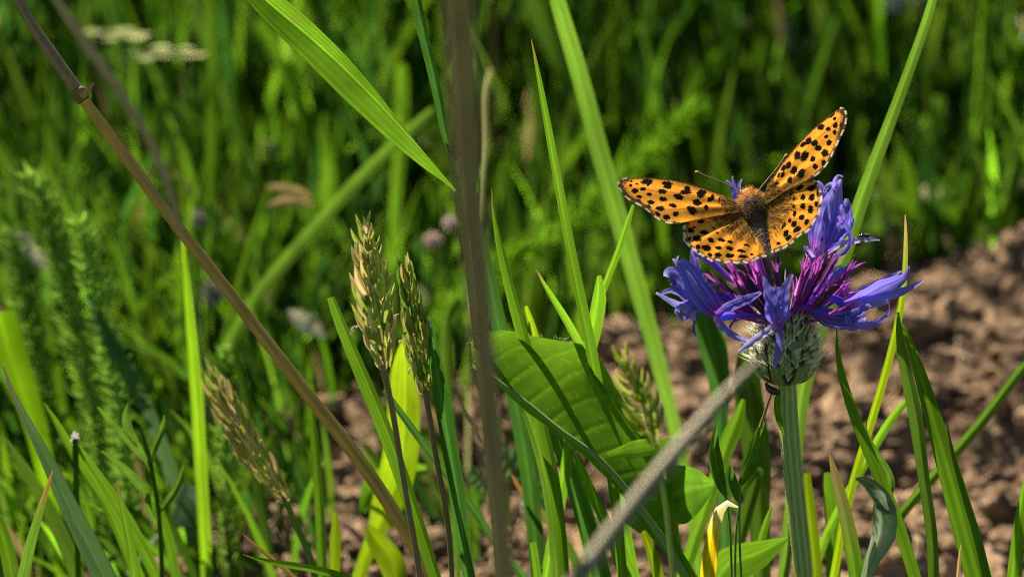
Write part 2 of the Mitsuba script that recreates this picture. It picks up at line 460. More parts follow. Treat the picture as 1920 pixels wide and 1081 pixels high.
def blade(name, pts, widths, base, d=(FOCUS,), face=0.0, twist=0.0, fold=0.25, root=True, tip=None, tip_at=0.04, across=11, mat='blade_material', n=44,
          label=None, cat='grass', group=None, parent=None, cup=0.0, base_end=None, wave=0.0, seed=None, lines=9, amount=0.22, lit=False):
    w, ds = to_world(pts, d)
    w0 = len(w)
    if root:
        w = rooted(w)
    s = np.r_[0, np.cumsum(np.linalg.norm(np.diff(w, axis=0), axis=1))]
    c = CubicSpline(s, w)(np.linspace(0, s[-1], n)) if len(w) > 2 else spline(w, n)
    wid = np.asarray(widths, float) * np.interp(np.linspace(0, 1, len(widths)), np.linspace(0, 1, w0), ds) / FPX
    sw = np.interp(np.linspace(0, 1, len(wid)), np.linspace(0, 1, w0), s[:w0])
    wid = wid * (0.9 if cat == 'grass' else 1.0)
    ww = PchipInterpolator(np.r_[sw, s[-1] + 1e-6], np.r_[wid, wid[-1] * (0.8 if len(w) > w0 else 1.0)])(np.linspace(0, s[-1], n))
    seed = abs(hash((round(pts[0][0]), round(pts[0][1])))) % 9999 if seed is None else seed
    if lit or (np.mean(base) > 0.13 and cat == 'grass'):           # a sunlit blade turns its face to the light
        t_ = unit(c[n // 2] - c[n // 2 - 3])
        r_ = unit(CAM - c[n // 2])
        s_ = unit(np.cross(r_, t_))
        n_ = np.cross(t_, s_)
        turn = lambda q: abs(np.dot(np.cross(t_, s_ * math.cos(q) + n_ * math.sin(q)), unit(SUN)))
        face, fold = max(abs(face), 26.0), max(fold, 0.42)
        face = face if turn(math.radians(face)) > turn(math.radians(-face)) else -face
    m = ribbon(c, np.maximum(ww, 2e-5), face=face, twist=twist, fold=fold, across=across, cup=cup, wave=wave, seed=seed,
               color=striped(base, tip, tip_at, seed=seed, base_end=base_end, lines=lines, amount=amount))
    return add(name, m[:2], mat, color=m[2], label=label, cat=None if parent else cat, group=group, parent=parent)


def stalk(name, pts, widths, base, d=(FOCUS,), root=True, sides=10, label=None, cat=None, parent=None, mat='solid_material', n=50, streak=0.25, seed=3, ridges=0, depth=0.0, group=None, base_end=None):
    w, ds = to_world(pts, d)
    w0 = len(w)
    if root:
        w = rooted(w)
    s = np.r_[0, np.cumsum(np.linalg.norm(np.diff(w, axis=0), axis=1))]
    c = CubicSpline(s, w)(np.linspace(0, s[-1], n)) if len(w) > 2 else spline(w, n)
    wid = np.asarray(widths, float) * np.interp(np.linspace(0, 1, len(widths)), np.linspace(0, 1, w0), ds) / FPX
    sw = np.interp(np.linspace(0, 1, len(wid)), np.linspace(0, 1, w0), s[:w0])
    ww = PchipInterpolator(np.r_[sw, s[-1] + 1e-6], np.r_[wid, wid[-1]])(np.linspace(0, s[-1], n)) if len(wid) > 1 else np.full(n, wid[0])

    def col(a, v):
        q = np.stack([np.cos(a) * 3, np.sin(a) * 3, v * 30], -1)
        k = 1 + streak * 2 * (meshkit.fbm(q, 3, seed) - 0.5) + streak * 0.6 * np.sin(a * 5 + v * 3)
        e = base if base_end is None else np.asarray(base) * (1 - v[..., None]) + np.asarray(base_end) * v[..., None]
        return np.asarray(e) * k[..., None]
    m = tube(c, np.maximum(ww / 2, 1e-5), sides=sides, color=col, ridges=ridges, depth=depth)
    return add(name, m[:2], mat, color=m[2], label=label, cat=cat, parent=parent, group=group), c


BROWN_TIP = (0.25, 0.13, 0.05)
# the grass plant behind the blurred upright stem: culm and two leaves
gp = thing('grass_plant', 'tall grass with a wide leaf arching to the upper left behind the thick blurred stalk', 'grass')
blade('blade', [(455, -40), (500, 2), (560, 52), (650, 132), (740, 225), (800, 292), (856, 356)], [46, 58, 68, 72, 58, 36, 9], FRESH * 1.15, d=(0.548, 0.552), face=10, fold=0.95, twist=(-28, 0, 28), root=False, across=21, parent=gp, lines=14, amount=0.35, n=60)
blade('blade', [(774, -40), (792, 50), (806, 110), (824, 190), (838, 262), (846, 290)], [24, 23, 22, 20, 16, 9], DEEP * 1.3, d=(0.550, 0.552), face=18, fold=0.5, root=False, parent=gp)
stalk('culm', [(838, 268), (848, 300), (862, 372), (885, 560), (908, 760), (925, 930), (938, 1090)], [9, 10, 11, 13, 14, 15, 15], GREEN * 1.2, d=(0.552, 0.560), parent=gp, mat='blade_material')

B = lambda *a, **k: blade('grass_shoot', *a, **k)
# between the blurred upright stem and the flower
B([(996, 74), (1010, 150), (1030, 262), (1055, 400), (1078, 520), (1103, 640), (1128, 780), (1150, 930), (1165, 1085)], [2, 12, 19, 23, 25, 27, 27, 26, 25], FRESH * 0.9, d=(0.552, 0.570), face=32, fold=0.3, tip=BROWN_TIP, tip_at=0.03, label='slender upright green blade with a fine brown tip, tallest sharp one left of the butterfly')
B([(1030, -60), (1048, 20), (1078, 120), (1118, 270), (1160, 420), (1198, 555), (1232, 680), (1262, 800)], [30, 36, 40, 42, 42, 40, 36, 30], GREEN * 1.25, d=(0.625, 0.675), face=-25, fold=0.35, label='broad soft-focus blade running down from the top edge just left of the butterfly')
B([(922, 352), (932, 430), (948, 500), (966, 570), (985, 640), (1010, 760), (1040, 900), (1060, 1085)], [2, 15, 24, 29, 32, 34, 34, 32], FRESH * 0.75, d=(0.553, 0.575), face=38, fold=0.3, tip=BROWN_TIP, label='bright pointed blade rising just right of the thick blurred stalk, behind the big leaf')
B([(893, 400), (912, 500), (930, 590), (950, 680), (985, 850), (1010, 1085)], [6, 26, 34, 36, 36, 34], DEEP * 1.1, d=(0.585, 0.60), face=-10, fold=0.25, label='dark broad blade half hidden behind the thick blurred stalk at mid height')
B([(1006, 506), (1030, 550), (1058, 596), (1082, 640), (1120, 720), (1150, 860)], [2, 12, 17, 19, 20, 20], FRESH, d=(0.562, 0.585), face=10, fold=0.25, tip=BROWN_TIP, label='short fresh blade leaning left above the big leaf, tip near the second slender blade')
B([(1122, 516), (1120, 560), (1112, 610), (1100, 660), (1080, 760)], [10, 34, 36, 34, 30], FRESH * 0.9, d=(0.560, 0.575), face=-28, fold=0.45, label='short broad blade with a blunt torn tip standing above the big leaf')
B([(1187, 384), (1172, 430), (1155, 480), (1136, 528), (1112, 600), (1090, 700)], [6, 14, 15, 15, 15, 14], FRESH * 0.95, d=(0.572, 0.582), face=-15, fold=0.25, label='narrow blade leaning right with its tip under the butterfly left wing')
B([(985, 574), (995, 610), (1006, 650), (1030, 740)], [9, 18, 20, 20], YELLOW * 0.7, d=(0.575, 0.585), face=15, fold=0.3, label='yellow-green blade stump peeping over the top edge of the big leaf')
# lower middle, under the big leaf
B([(985, 770), (1015, 860), (1035, 960), (1045, 1085)], [20, 32, 36, 36], GREEN * 1.2, d=(0.575, 0.58), face=-30, fold=0.3, label='broad green blade coming out under the lower edge of the big leaf')
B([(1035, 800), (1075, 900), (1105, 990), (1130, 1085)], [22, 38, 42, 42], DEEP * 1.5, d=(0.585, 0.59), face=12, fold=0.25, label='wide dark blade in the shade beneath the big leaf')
B([(1080, 850), (1110, 930), (1150, 1010), (1185, 1085)], [14, 24, 26, 26], FRESH, d=(0.575, 0.58), face=-12, fold=0.3, label='bright blade slanting down to the right under the big leaf')
B([(960, 890), (1000, 945), (1050, 1000), (1095, 1085)], [5, 15, 19, 20], GREEN, d=(0.60, 0.605), face=10, fold=0.2, tip=BROWN_TIP, tip_at=0.25, label='small blade with a reddish tip low between the blurred stems')
B([(998, 1016), (1003, 1050), (1008, 1090)], [14, 18, 18], FRESH * 0.9, d=(0.545, 0.545), face=-20, fold=0.3, label='tiny cut-off blade end at the bottom edge right of the thick blurred stalk')
B([(1120, 990), (1150, 1030), (1170, 1090)], [5, 22, 24], FRESH, d=(0.58, 0.582), face=20, label='bright blade tip at the bottom edge behind the slanting grey stem')
B([(1190, 960), (1215, 1020), (1235, 1090)], [6, 22, 26], YELLOW * 0.6, d=(0.57, 0.572), face=-20, label='bright blade at the bottom edge between the grey stem and the yellow leaf')
B([(1175, 900), (1210, 960), (1255, 1020), (1300, 1090)], [8, 22, 28, 30], FRESH * 0.8, d=(0.56, 0.562), face=8, label='blade slanting to the bottom edge just right of the blurred grey stem')
# left middle, by the seed heads
B([(622, 556), (648, 622), (690, 720), (735, 830), (780, 960), (822, 1090)], [20, 30, 36, 38, 36, 30], FRESH * 0.85, d=(0.545, 0.55), face=35, fold=0.45, across=15, label='wide bright blade with a cut tip leaning left of the seed heads')
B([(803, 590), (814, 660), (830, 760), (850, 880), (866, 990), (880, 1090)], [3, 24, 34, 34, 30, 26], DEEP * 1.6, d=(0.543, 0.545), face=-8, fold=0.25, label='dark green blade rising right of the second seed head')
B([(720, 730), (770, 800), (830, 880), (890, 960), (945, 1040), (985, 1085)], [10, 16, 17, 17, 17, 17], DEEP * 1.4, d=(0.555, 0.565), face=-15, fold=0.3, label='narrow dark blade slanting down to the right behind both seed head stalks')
B([(340, 430), (348, 520), (358, 640), (366, 740), (372, 840)], [6, 16, 25, 30, 30], np.array([0.18, 0.38, 0.012]), d=(0.625, 0.64), face=25, fold=0.4, label='bright yellow-green upright blade in the left middle, lit from behind')
B([(580, 740), (590, 820), (598, 920), (606, 1085)], [4, 18, 22, 22], FRESH * 0.8, d=(0.60, 0.60), face=20, label='thin upright blade over the bare earth left of the seed head stalks')
B([(628, 960), (626, 1020), (622, 1090)], [8, 28, 30], YELLOW * 0.6, d=(0.60, 0.60), face=30, label='short yellow-green blade at the bottom edge below the leaning wide blade')
# bottom left
B([(6, 686), (40, 770), (82, 850), (120, 930), (160, 1010), (200, 1090)], [3, 16, 26, 36, 44, 48], BLUISH * 0.75, d=(0.555, 0.560), face=-6, fold=0.2, tip=(0.12, 0.11, 0.07), tip_at=0.12, label='dark bluish blade sloping down from the left edge to the bottom')
B([(99, 880), (82, 930), (60, 1000), (38, 1090)], [2, 15, 24, 30], GREEN * 1.2, d=(0.545, 0.545), face=-35, fold=0.4, tip=BROWN_TIP, tip_at=0.1, label='pointed blade at the bottom left leaning right with a brown tip')
B([(218, 903), (230, 960), (242, 1020), (252, 1090)], [3, 18, 24, 27], FRESH * 0.9, d=(0.543, 0.543), face=30, fold=0.4, tip=BROWN_TIP, tip_at=0.05, label='sharp upright blade with lit edge at the bottom, left of the grey round leaf')
B([(82, 755), (120, 820), (160, 890), (200, 950), (240, 1040), (260, 1090)], [3, 18, 24, 28, 28, 28], FRESH, d=(0.60, 0.605), face=22, label='long bright blade slanting right behind the dark bluish one')
B([(150, 835), (185, 890), (225, 950), (270, 1030), (300, 1090)], [3, 18, 24, 27, 28], FRESH * 0.85, d=(0.59, 0.595), face=15, label='bright slanting blade under the little white bud')
B([(455, 1038), (520, 1056), (590, 1068), (660, 1090)], [3, 15, 20, 22], FRESH * 0.8, d=(0.545, 0.545), face=-40, fold=0.35, label='almost level bright blade along the bottom edge left of centre')
B([(455, 1000), (490, 1030), (530, 1062), (560, 1090)], [2, 8, 10, 10], DEEP * 1.4, d=(0.548, 0.548), face=10, tip=BROWN_TIP, tip_at=0.3, label='thin dark curved blade just above the level blade at the bottom')
B([(0, 585), (14, 650), (40, 730), (70, 830), (90, 930)], [56, 68, 60, 50, 40], np.array([0.24, 0.50, 0.01]), d=(0.68, 0.675), face=25, fold=0.3, label='wide out-of-focus yellow-green blade at the left edge')
B([(165, 545), (195, 620), (235, 690), (275, 770), (310, 860)], [8, 26, 32, 32, 30], BLUISH * 1.1, d=(0.67, 0.67), face=-10, label='blurred bluish blade crossing beside the feathery leaves on the left')
B([(10, 820), (60, 900), (110, 990), (150, 1090)], [4, 26, 32, 32], GREEN, d=(0.62, 0.62), face=12, label='soft green blade low at the left edge, second below the yellow-green one')
B([(-10, 960), (10, 1020), (25, 1090)], [18, 30, 34], FRESH * 0.8, d=(0.58, 0.58), face=-10, label='blurred blade in the bottom left corner')
B([(270, 900), (300, 960), (318, 1020), (330, 1090)], [4, 18, 22, 22], FRESH * 0.8, d=(0.60, 0.60), face=-20, label='green blade left of the round grey leaf, reaching the bottom edge')
B([(440, 655), (455, 720), (468, 800), (480, 880)], [4, 18, 24, 24], GREEN, d=(0.665, 0.66), face=15, label='soft dark blade above the drooping seed head')
# right of the flower
B([(1760, -60), (1742, 20), (1715, 100), (1682, 190), (1648, 280), (1612, 380), (1580, 480), (1545, 590), (1505, 730), (1490, 860)], [18, 20, 22, 24, 28, 32, 34, 34, 32, 28], GREEN * 1.25, d=(0.575, 0.60), face=-18, fold=0.4, n=70, label='long green blade arching from the top right down behind the flower')
B([(1697, 402), (1697, 450), (1692, 540), (1678, 620), (1652, 720), (1622, 820), (1590, 930), (1560, 1085)], [2, 10, 16, 19, 21, 22, 22, 22], YELLOW * 0.75, d=(0.556, 0.575), face=38, fold=0.4, tip=STRAW, tip_at=0.10, n=60, label='thin yellow-lit blade with a straw tip rising right of the flower')
B([(1684, 585), (1697, 680), (1718, 780), (1734, 900), (1748, 1000), (1752, 1090)], [5, 26, 32, 26, 26, 25], GREEN * 1.1, d=(0.553, 0.556), face=24, fold=0.3, label='upright blade right of the flower, left one of the tapering pair')
B([(1692, 606), (1722, 690), (1750, 780), (1780, 880), (1808, 980), (1838, 1090)], [6, 26, 36, 48, 54, 56], FRESH * 0.8, d=(0.551, 0.552), face=14, fold=0.2, across=17, lines=13, n=54, label='widest blade right of the flower, right one of the tapering pair')
B([(1775, 790), (1786, 850), (1808, 930), (1832, 1010), (1850, 1090)], [2, 10, 16, 20, 22], GREEN, d=(0.549, 0.549), face=-35, fold=0.3, tip=BROWN_TIP, tip_at=0.1, label='thin blade with a brown needle tip in front of the widest right blade')
B([(1568, 616), (1574, 690), (1600, 780), (1640, 880), (1680, 980), (1715, 1090)], [3, 16, 25, 28, 30, 30], FRESH * 0.9, d=(0.553, 0.548), face=30, fold=0.4, label='bright blade curving down to the right from beneath the flower right petals')
B([(1625, 790), (1645, 850), (1668, 920), (1660, 930)], [3, 12, 16, 12], GREEN * 1.3, d=(0.556, 0.556), face=0, root=False, tip=BROWN_TIP, tip_at=0.15, label='short pointed blade above the folded grey leaf')
B([(1935, 672), (1900, 712), (1840, 790), (1770, 870), (1700, 950), (1640, 1030)], [18, 20, 22, 23, 22, 22], GREEN * 1.35, d=(0.625, 0.60), face=-10, fold=0.35, label='soft-focus blade slanting from the right edge down to the left over the earth')
B([(1700, 750), (1660, 800), (1625, 860), (1585, 930), (1550, 1000), (1520, 1085)], [14, 20, 20, 20, 20, 20], FRESH, d=(0.578, 0.585), face=20, fold=0.35, label='blade slanting up to the right behind the tapering pair')
B([(1922, 900), (1912, 960), (1905, 1020), (1898, 1090)], [8, 22, 30, 34], FRESH, d=(0.548, 0.548), face=24, label='bright blade at the bottom right corner')
B([(1555, 850), (1572, 920), (1590, 1000), (1605, 1090)], [5, 26, 34, 36], FRESH * 0.9, d=(0.552, 0.550), face=-15, fold=0.3, tip=STRAW, tip_at=0.2, label='blade with a dry papery tip left of the folded grey leaf')
B([(1512, 886), (1516, 950), (1524, 1020), (1530, 1090)], [16, 26, 26, 26], YELLOW * 0.6, d=(0.575, 0.575), face=12, label='cut-off pale blade close to the right side of the flower stem')
B([(1552, 885), (1558, 940), (1562, 1010), (1560, 1090)], [18, 34, 34, 32], FRESH * 0.8, d=(0.60, 0.60), face=-20, label='blurred round-ended blade second from the right side of the flower stem')
B([(1446, 950), (1430, 1000), (1410, 1090)], [6, 18, 22], FRESH * 0.8, d=(0.575, 0.575), face=-25, label='small blade leaning against the left side of the flower stem')
B([(1384, 960), (1400, 900), (1415, 880), (1390, 1000), (1378, 1090)], [12, 22, 26, 26, 26], GREEN, d=(0.60, 0.60), face=5, label='green blade bent over behind the green oat spikelets')
B([(1802, 1020), (1798, 1050), (1795, 1095)], [3, 8, 10], STRAW, d=(0.548, 0.548), face=0, label='tiny straw-coloured blade tip at the bottom right')

# ------------------------------------------------------------------ soft-focus things in the background
def BG(pts, widths, color, d, label, **k):
    return blade('grass_shoot', pts, widths, color, d=d, label=label, **k)


BG([(385, -60), (398, 60), (402, 180), (398, 310), (400, 480)], [16, 26, 30, 26, 20], FRESH * 0.8, (0.82, 0.83), 'out-of-focus bright upright blade at the top left', face=25)
BG([(345, -60), (372, 40), (400, 120), (440, 240)], [30, 34, 34, 30], GREEN * 1.5, (0.9, 0.9), 'out-of-focus blade leaning right across the top left', face=10)
BG([(482, 40), (520, 110), (560, 200), (590, 300)], [26, 36, 36, 30], FRESH, (0.9, 0.9), 'out-of-focus blade below the arching wide leaf', face=12)
BG([(812, 205), (740, 270), (650, 360), (560, 460), (478, 560), (420, 660)], [16, 24, 28, 28, 26, 22], GREEN * 1.2, (0.75, 0.74), 'blurred blade slanting down to the left behind the arching wide leaf', face=-8)
BG([(752, 120), (750, 170), (748, 240), (742, 340)], [20, 34, 34, 26], FRESH * 0.9, (0.84, 0.84), 'out-of-focus yellow-green blade tip under the arching wide leaf', face=28)
BG([(985, -40), (1020, 50), (1060, 130), (1110, 230)], [34, 48, 48, 40], GREEN * 1.3, (0.92, 0.92), 'out-of-focus blade crossing behind the broad blade at the top', face=12)
BG([(1540, -50), (1565, 60), (1590, 150), (1615, 260)], [34, 44, 44, 40], GREEN * 1.5, (0.95, 0.95), 'out-of-focus blade leaning right above the butterfly right wing', face=12)
BG([(1462, 120), (1490, 200), (1510, 280), (1530, 380)], [26, 36, 34, 30], GREEN * 1.4, (0.95, 0.95), 'out-of-focus blade behind the butterfly right antenna', face=12)
BG([(1895, 60), (1890, 160), (1900, 280), (1895, 420)], [30, 44, 44, 40], FRESH * 1.1, (0.95, 0.95), 'out-of-focus upright blade at the right edge', face=22)
BG([(1760, 180), (1745, 280), (1720, 380), (1700, 470)], [26, 34, 34, 30], GREEN * 1.2, (0.92, 0.92), 'out-of-focus blade leaning left at the upper right', face=-12)
BG([(920, 130), (905, 200), (906, 260), (900, 340)], [9, 14, 14, 10], np.array([0.30, 0.32, 0.15]), (0.75, 0.75), 'pale blurred blade just right of the thick stem near the top', face=0)
BG([(30, 300), (24, 420), (20, 560), (22, 700)], [26, 40, 44, 40], GREEN * 1.3, (0.8, 0.8), 'out-of-focus upright blade along the left edge', face=20)
BG([(508, 352), (490, 400), (472, 450), (452, 520)], [10, 16, 16, 16], FRESH * 0.8, (0.76, 0.76), 'out-of-focus thin stem below the dry brown leaf scraps', face=10)
BG([(600, 240), (612, 320), (606, 420), (600, 520)], [20, 34, 36, 30], FRESH * 0.9, (0.86, 0.86), 'out-of-focus blade under the middle of the arching leaf', face=20)
BG([(860, 560), (838, 600), (836, 660), (840, 720)], [14, 22, 22, 20], GREEN, (0.66, 0.66), 'soft green blade between the second seed head and the thick stem', face=10)

stalk('dry_stalk', [(84, -40), (125, 30), (168, 92), (215, 160), (262, 232), (300, 310), (330, 400), (352, 520)], [16, 17, 20, 18, 16, 14, 12, 10], np.array([0.38, 0.30, 0.20]), d=(0.70, 0.74), label='pale blurred dry stem in the upper left behind the sharp brown one', cat='dry stalk')


# feathery leaves: a rachis with many fine leaflets
def feather(pts, width, base, d, label, seed, rows=56, root=True):
    rg = np.random.default_rng(seed)
    t = thing('feathery_leaf', label, 'yarrow leaf')
    w, ds = to_world(pts, d)
    if root:
        w = rooted(w)
    c = spline(w, rows)
    sc = np.mean(ds) / FPX
    m = tube(c, np.interp(np.linspace(0, 1, rows), [0, 1], [2, 5]) * sc * 0.8, sides=6, color=base * 0.9)
    add('rachis', m[:2], 'dull_leaf_material', color=m[2], parent=t)
    tan = unit(np.gradient(c, axis=0))
    parts = []
    for k in range(rows):
        v = k / (rows - 1)
        L = width * sc * 0.5 * (0.35 + 0.65 * math.sin(math.pi * min(1, v * 0.75 + 0.22)))
        if v > 0.9:
            L *= 0.4
        for q in range(15):
            a = rg.uniform(0, 6.283)
            o = unit(np.cross(tan[k], [0.2, 0.9, 0.4]))
            o2 = np.cross(tan[k], o)
            dr_ = unit(math.cos(a) * o + math.sin(a) * o2 - tan[k] * rg.uniform(0.1, 0.8))
            l = L * rg.uniform(0.55, 1.1)
            pts3 = np.array([c[k] + rg.normal(0, 0.4e-3, 3), c[k] + dr_ * l * 0.55, c[k] + dr_ * l - tan[k] * l * 0.2])
            parts.append(ribbon(spline(pts3, 5), np.array([1, 2.2, 2.4, 1.8, 0.3]) * 2.2 * sc, normal=rg.normal(0, 1, 3), across=3, color=base * rg.uniform(0.7, 1.35)))
    V, F, C = join(parts)
    add('leaflets', (V, F), 'dull_leaf_material', color=C, parent=t, kind='stuff')


feather([(60, 330), (95, 430), (128, 540), (155, 660), (178, 790)], 110, FEATHER * 1.88, (0.70, 0.69), 'dark feathery leaf standing on the left, in soft focus', 1)
feather([(150, 420), (175, 520), (196, 620), (215, 720), (228, 830)], 84, FEATHER * 2.38, (0.675, 0.67), 'greyish feathery leaf right beside the dark one on the left', 2, rows=48)
feather([(20, 440), (50, 560), (75, 680), (98, 800)], 90, FEATHER * 1.50, (0.72, 0.71), 'blurred feathery leaf leftmost of the group at the left edge', 3, rows=46)
feather([(1302, 196), (1240, 262), (1170, 330), (1090, 400), (1000, 462), (900, 520)], 100, FRESH * 1.1, (0.78, 0.76), 'blurred feathery leaf slanting up to the right behind the butterfly', 4, rows=70)
feather([(418, 660), (420, 760), (424, 860), (428, 960)], 62, FEATHER * 2.00, (0.675, 0.67), 'blurred feathery leaf behind the drooping seed head', 6, rows=40)
feather([(1500, 255), (1440, 262), (1380, 270)], 40, BLUISH, (1.0, 1.0), 'far blurred feathery sprig behind the right antenna', 7, rows=24)


def petal_disc(name, px, py, d, rx, ry, color, label, cat, seed=0, mat='dull_leaf_material', tilt=20, stem=True):
    """A small blurred bloom, bud or round leaf: several cupped petals on a short stalk."""
    t = thing(name, label, cat)
    sc = d / FPX
    c = P(px, py, d)
    rg = np.random.default_rng(seed + 50)
    parts = []
    k = 7
    for q in range(k):
        a = 2 * math.pi * q / k + rg.uniform(-0.2, 0.2)
        o = math.cos(a) * rx * RIGHT + math.sin(a) * ry * UP
        e = c + o * sc - FWD * 0.15 * rx * sc
        w = rx * sc * np.array([0.3, 0.75, 0.95, 0.8, 0.2])
        parts.append(ribbon(spline(np.array([e, c + 0.5 * o * sc - FWD * 0.05 * rx * sc, c]), 5)[::-1], w, across=5, cup=0.2, color=np.asarray(color) * rg.uniform(0.85, 1.1)))
    V, F, C = join(parts)
    add('petals', (V, F), mat, color=C, parent=t)
    v, f = blob(c + FWD * 0.1 * rx * sc, np.array([0.35, 0.35, 0.35]) * rx * sc, sub=2, rough=0.3, seed=seed)
    add('heart', (v, f), 'solid_material', color=np.broadcast_to(np.asarray(color) * 0.7, v.shape), parent=t)
    if stem:
        w = rooted(np.array([c, c - 0.006 * UP + 0.001 * FWD, c - 0.02 * UP + 0.003 * FWD]))
        m = tube(spline(w, 16), 0.0007, sides=6, color=GREEN)
        add('stalk', m[:2], 'blade_material', color=m[2], parent=t)


petal_disc('white_flower', 1690, 4, 1.0, 34, 22, (0.75, 0.78, 0.75), 'blurred white flower at the top edge upper right', 'flower', 1)
petal_disc('flower_bud', 1412, 302, 0.95, 28, 26, (0.42, 0.52, 0.16), 'blurred pale yellow-green bud behind the butterfly head', 'bud', 2)
petal_disc('flower_bud', 966, 408, 0.9, 22, 22, (0.55, 0.55, 0.48), 'blurred pale grey bud right of the thick stem', 'bud', 3)
petal_disc('flower_bud', 972, 180, 1.0, 22, 22, (0.40, 0.52, 0.10), 'blurred yellow-green bud near the top beside the broad blade', 'bud', 4)
petal_disc('flower_bud', 508, 278, 0.9, 22, 20, (0.42, 0.50, 0.20), 'blurred pale bud left of the arching leaf', 'bud', 5)
petal_disc('flower_bud', 1662, 372, 0.9, 20, 34, (0.42, 0.44, 0.26), 'blurred cream bud right of the arching blade', 'bud', 6)
petal_disc('flower_bud', 1652, 432, 0.85, 22, 34, (0.40, 0.42, 0.18), 'lower blurred cream bud above the fly petal', 'bud', 7)
petal_disc('flower_bud', 1830, 378, 0.92, 22, 26, (0.30, 0.46, 0.14), 'blurred green bud at the right above the earth bank', 'bud', 8)
petal_disc('clover_flower', 845, 418, 0.80, 16, 16, (0.62, 0.50, 0.52), 'upper pale pink blurred flower between the seed heads and the thick stem', 'flower', 9)
petal_disc('clover_flower', 812, 450, 0.80, 18, 16, (0.66, 0.52, 0.52), 'lower pale pink blurred flower just above the second seed head', 'flower', 10)
petal_disc('clover_flower', 372, 410, 0.8, 14, 18, (0.22, 0.20, 0.22), 'dull grey-violet blurred flower behind the sharp brown stem', 'flower', 11)
petal_disc('clover_flower', 400, 548, 0.78, 24, 24, (0.28, 0.26, 0.27), 'greyish blurred flower below the sharp brown stem', 'flower', 12)
petal_disc('white_bud', 141, 822, 0.60, 9, 15, (0.75, 0.76, 0.72), 'little white bud among the blades at the lower left', 'bud', 13)

# pale dry ears lying level at the top left, bent dry bit, pale leaves
for ex, ey, el, lab in ((390, 98, 150, 'lower pale blurred grass ear lying level at the top left'), (286, 64, 120, 'upper pale blurred grass ear lying level at the top left')):
    t = thing('dry_ear', lab, 'grass ear')
    rg = np.random.default_rng(int(ex))
    for q in range(11):
        x0, y0 = ex - el * (q / 11.0) * 0.8, ey + rg.uniform(-9, 9)
        blade('spikelet', [(x0, y0), (x0 - 22, y0 + rg.uniform(-3, 4)), (x0 - 48, y0 + rg.uniform(-4, 6))], [1, 9, 1], np.array([0.38, 0.44, 0.22]) * rg.uniform(0.7, 1.3), d=(0.85 + rg.uniform(-0.004, 0.004),), root=False, parent=t, n=12, across=5, seed=q)
    stalk('stalk', [(ex, ey), (ex - el * 0.5, ey + 3), (ex - el, ey + 6), (ex - el - 30, ey + 60), (ex - el - 36, ey + 160)], (3, 3, 4), GREEN, d=(0.85,), parent=t, sides=6)
for q, (pp, ww, lab) in enumerate([([(582, 372), (556, 360), (528, 354), (500, 352)], [8, 22, 22, 10], 'blurred dry brown leaf scrap left of the first seed head'),
                                   ([(585, 385), (540, 376), (500, 388)], [8, 18, 10], 'lower blurred brown scrap under the first dry one')]):
    blade('dry_leaf', pp, ww, np.array([0.28, 0.22, 0.10]), d=(0.76, 0.76), root=False, label=lab, cat='dry leaf')
blade('pale_leaf', [(540, 582), (560, 595), (585, 612), (608, 632)], [6, 30, 36, 8], (0.45, 0.47, 0.38), d=(0.75, 0.75), root=False, label='pale oval leaf blurred left of the cut-tipped blade', cat='leaf', mat='dull_leaf_material')
blade('pale_leaf', [(30, 440), (48, 458), (72, 486), (90, 500)], [14, 32, 32, 10], (0.48, 0.47, 0.38), d=(0.72, 0.72), root=False, label='pale blurred scrap among the feathery leaves at the left', cat='leaf', mat='dull_leaf_material')
blade('round_leaf', [(352, 908), (350, 935), (342, 962), (318, 985)], [18, 48, 50, 14], GREY * 1.25, d=(0.66, 0.66), face=-20, cup=0.3, label='round grey-green leaf at the bottom left', cat='leaf', mat='dull_leaf_material')
blade('yellow_leaf', [(757, 636), (760, 700), (758, 790), (748, 880), (725, 950), (700, 1010)], [6, 54, 66, 70, 60, 30], (0.26, 0.44, 0.01), d=(0.615, 0.645), face=18, fold=0.18, across=15, label='broad yellow-green leaf glowing behind the second seed head', cat='leaf')
blade('yellow_leaf', [(800, 880), (750, 890), (705, 915), (680, 960)], [12, 44, 52, 14], FRESH * 1.1, d=(0.65, 0.64), face=10, cup=0.25, root=False, label='rounded green leaf at the foot of the broad glowing leaf', cat='leaf')
blade('yellow_leaf', [(690, 985), (715, 1020), (740, 1060), (745, 1095)], [14, 44, 50, 40], YELLOW * 0.7, d=(0.62, 0.62), face=15, cup=0.25, label='yellow-green leaf at the bottom edge under the leaning seed head', cat='leaf')

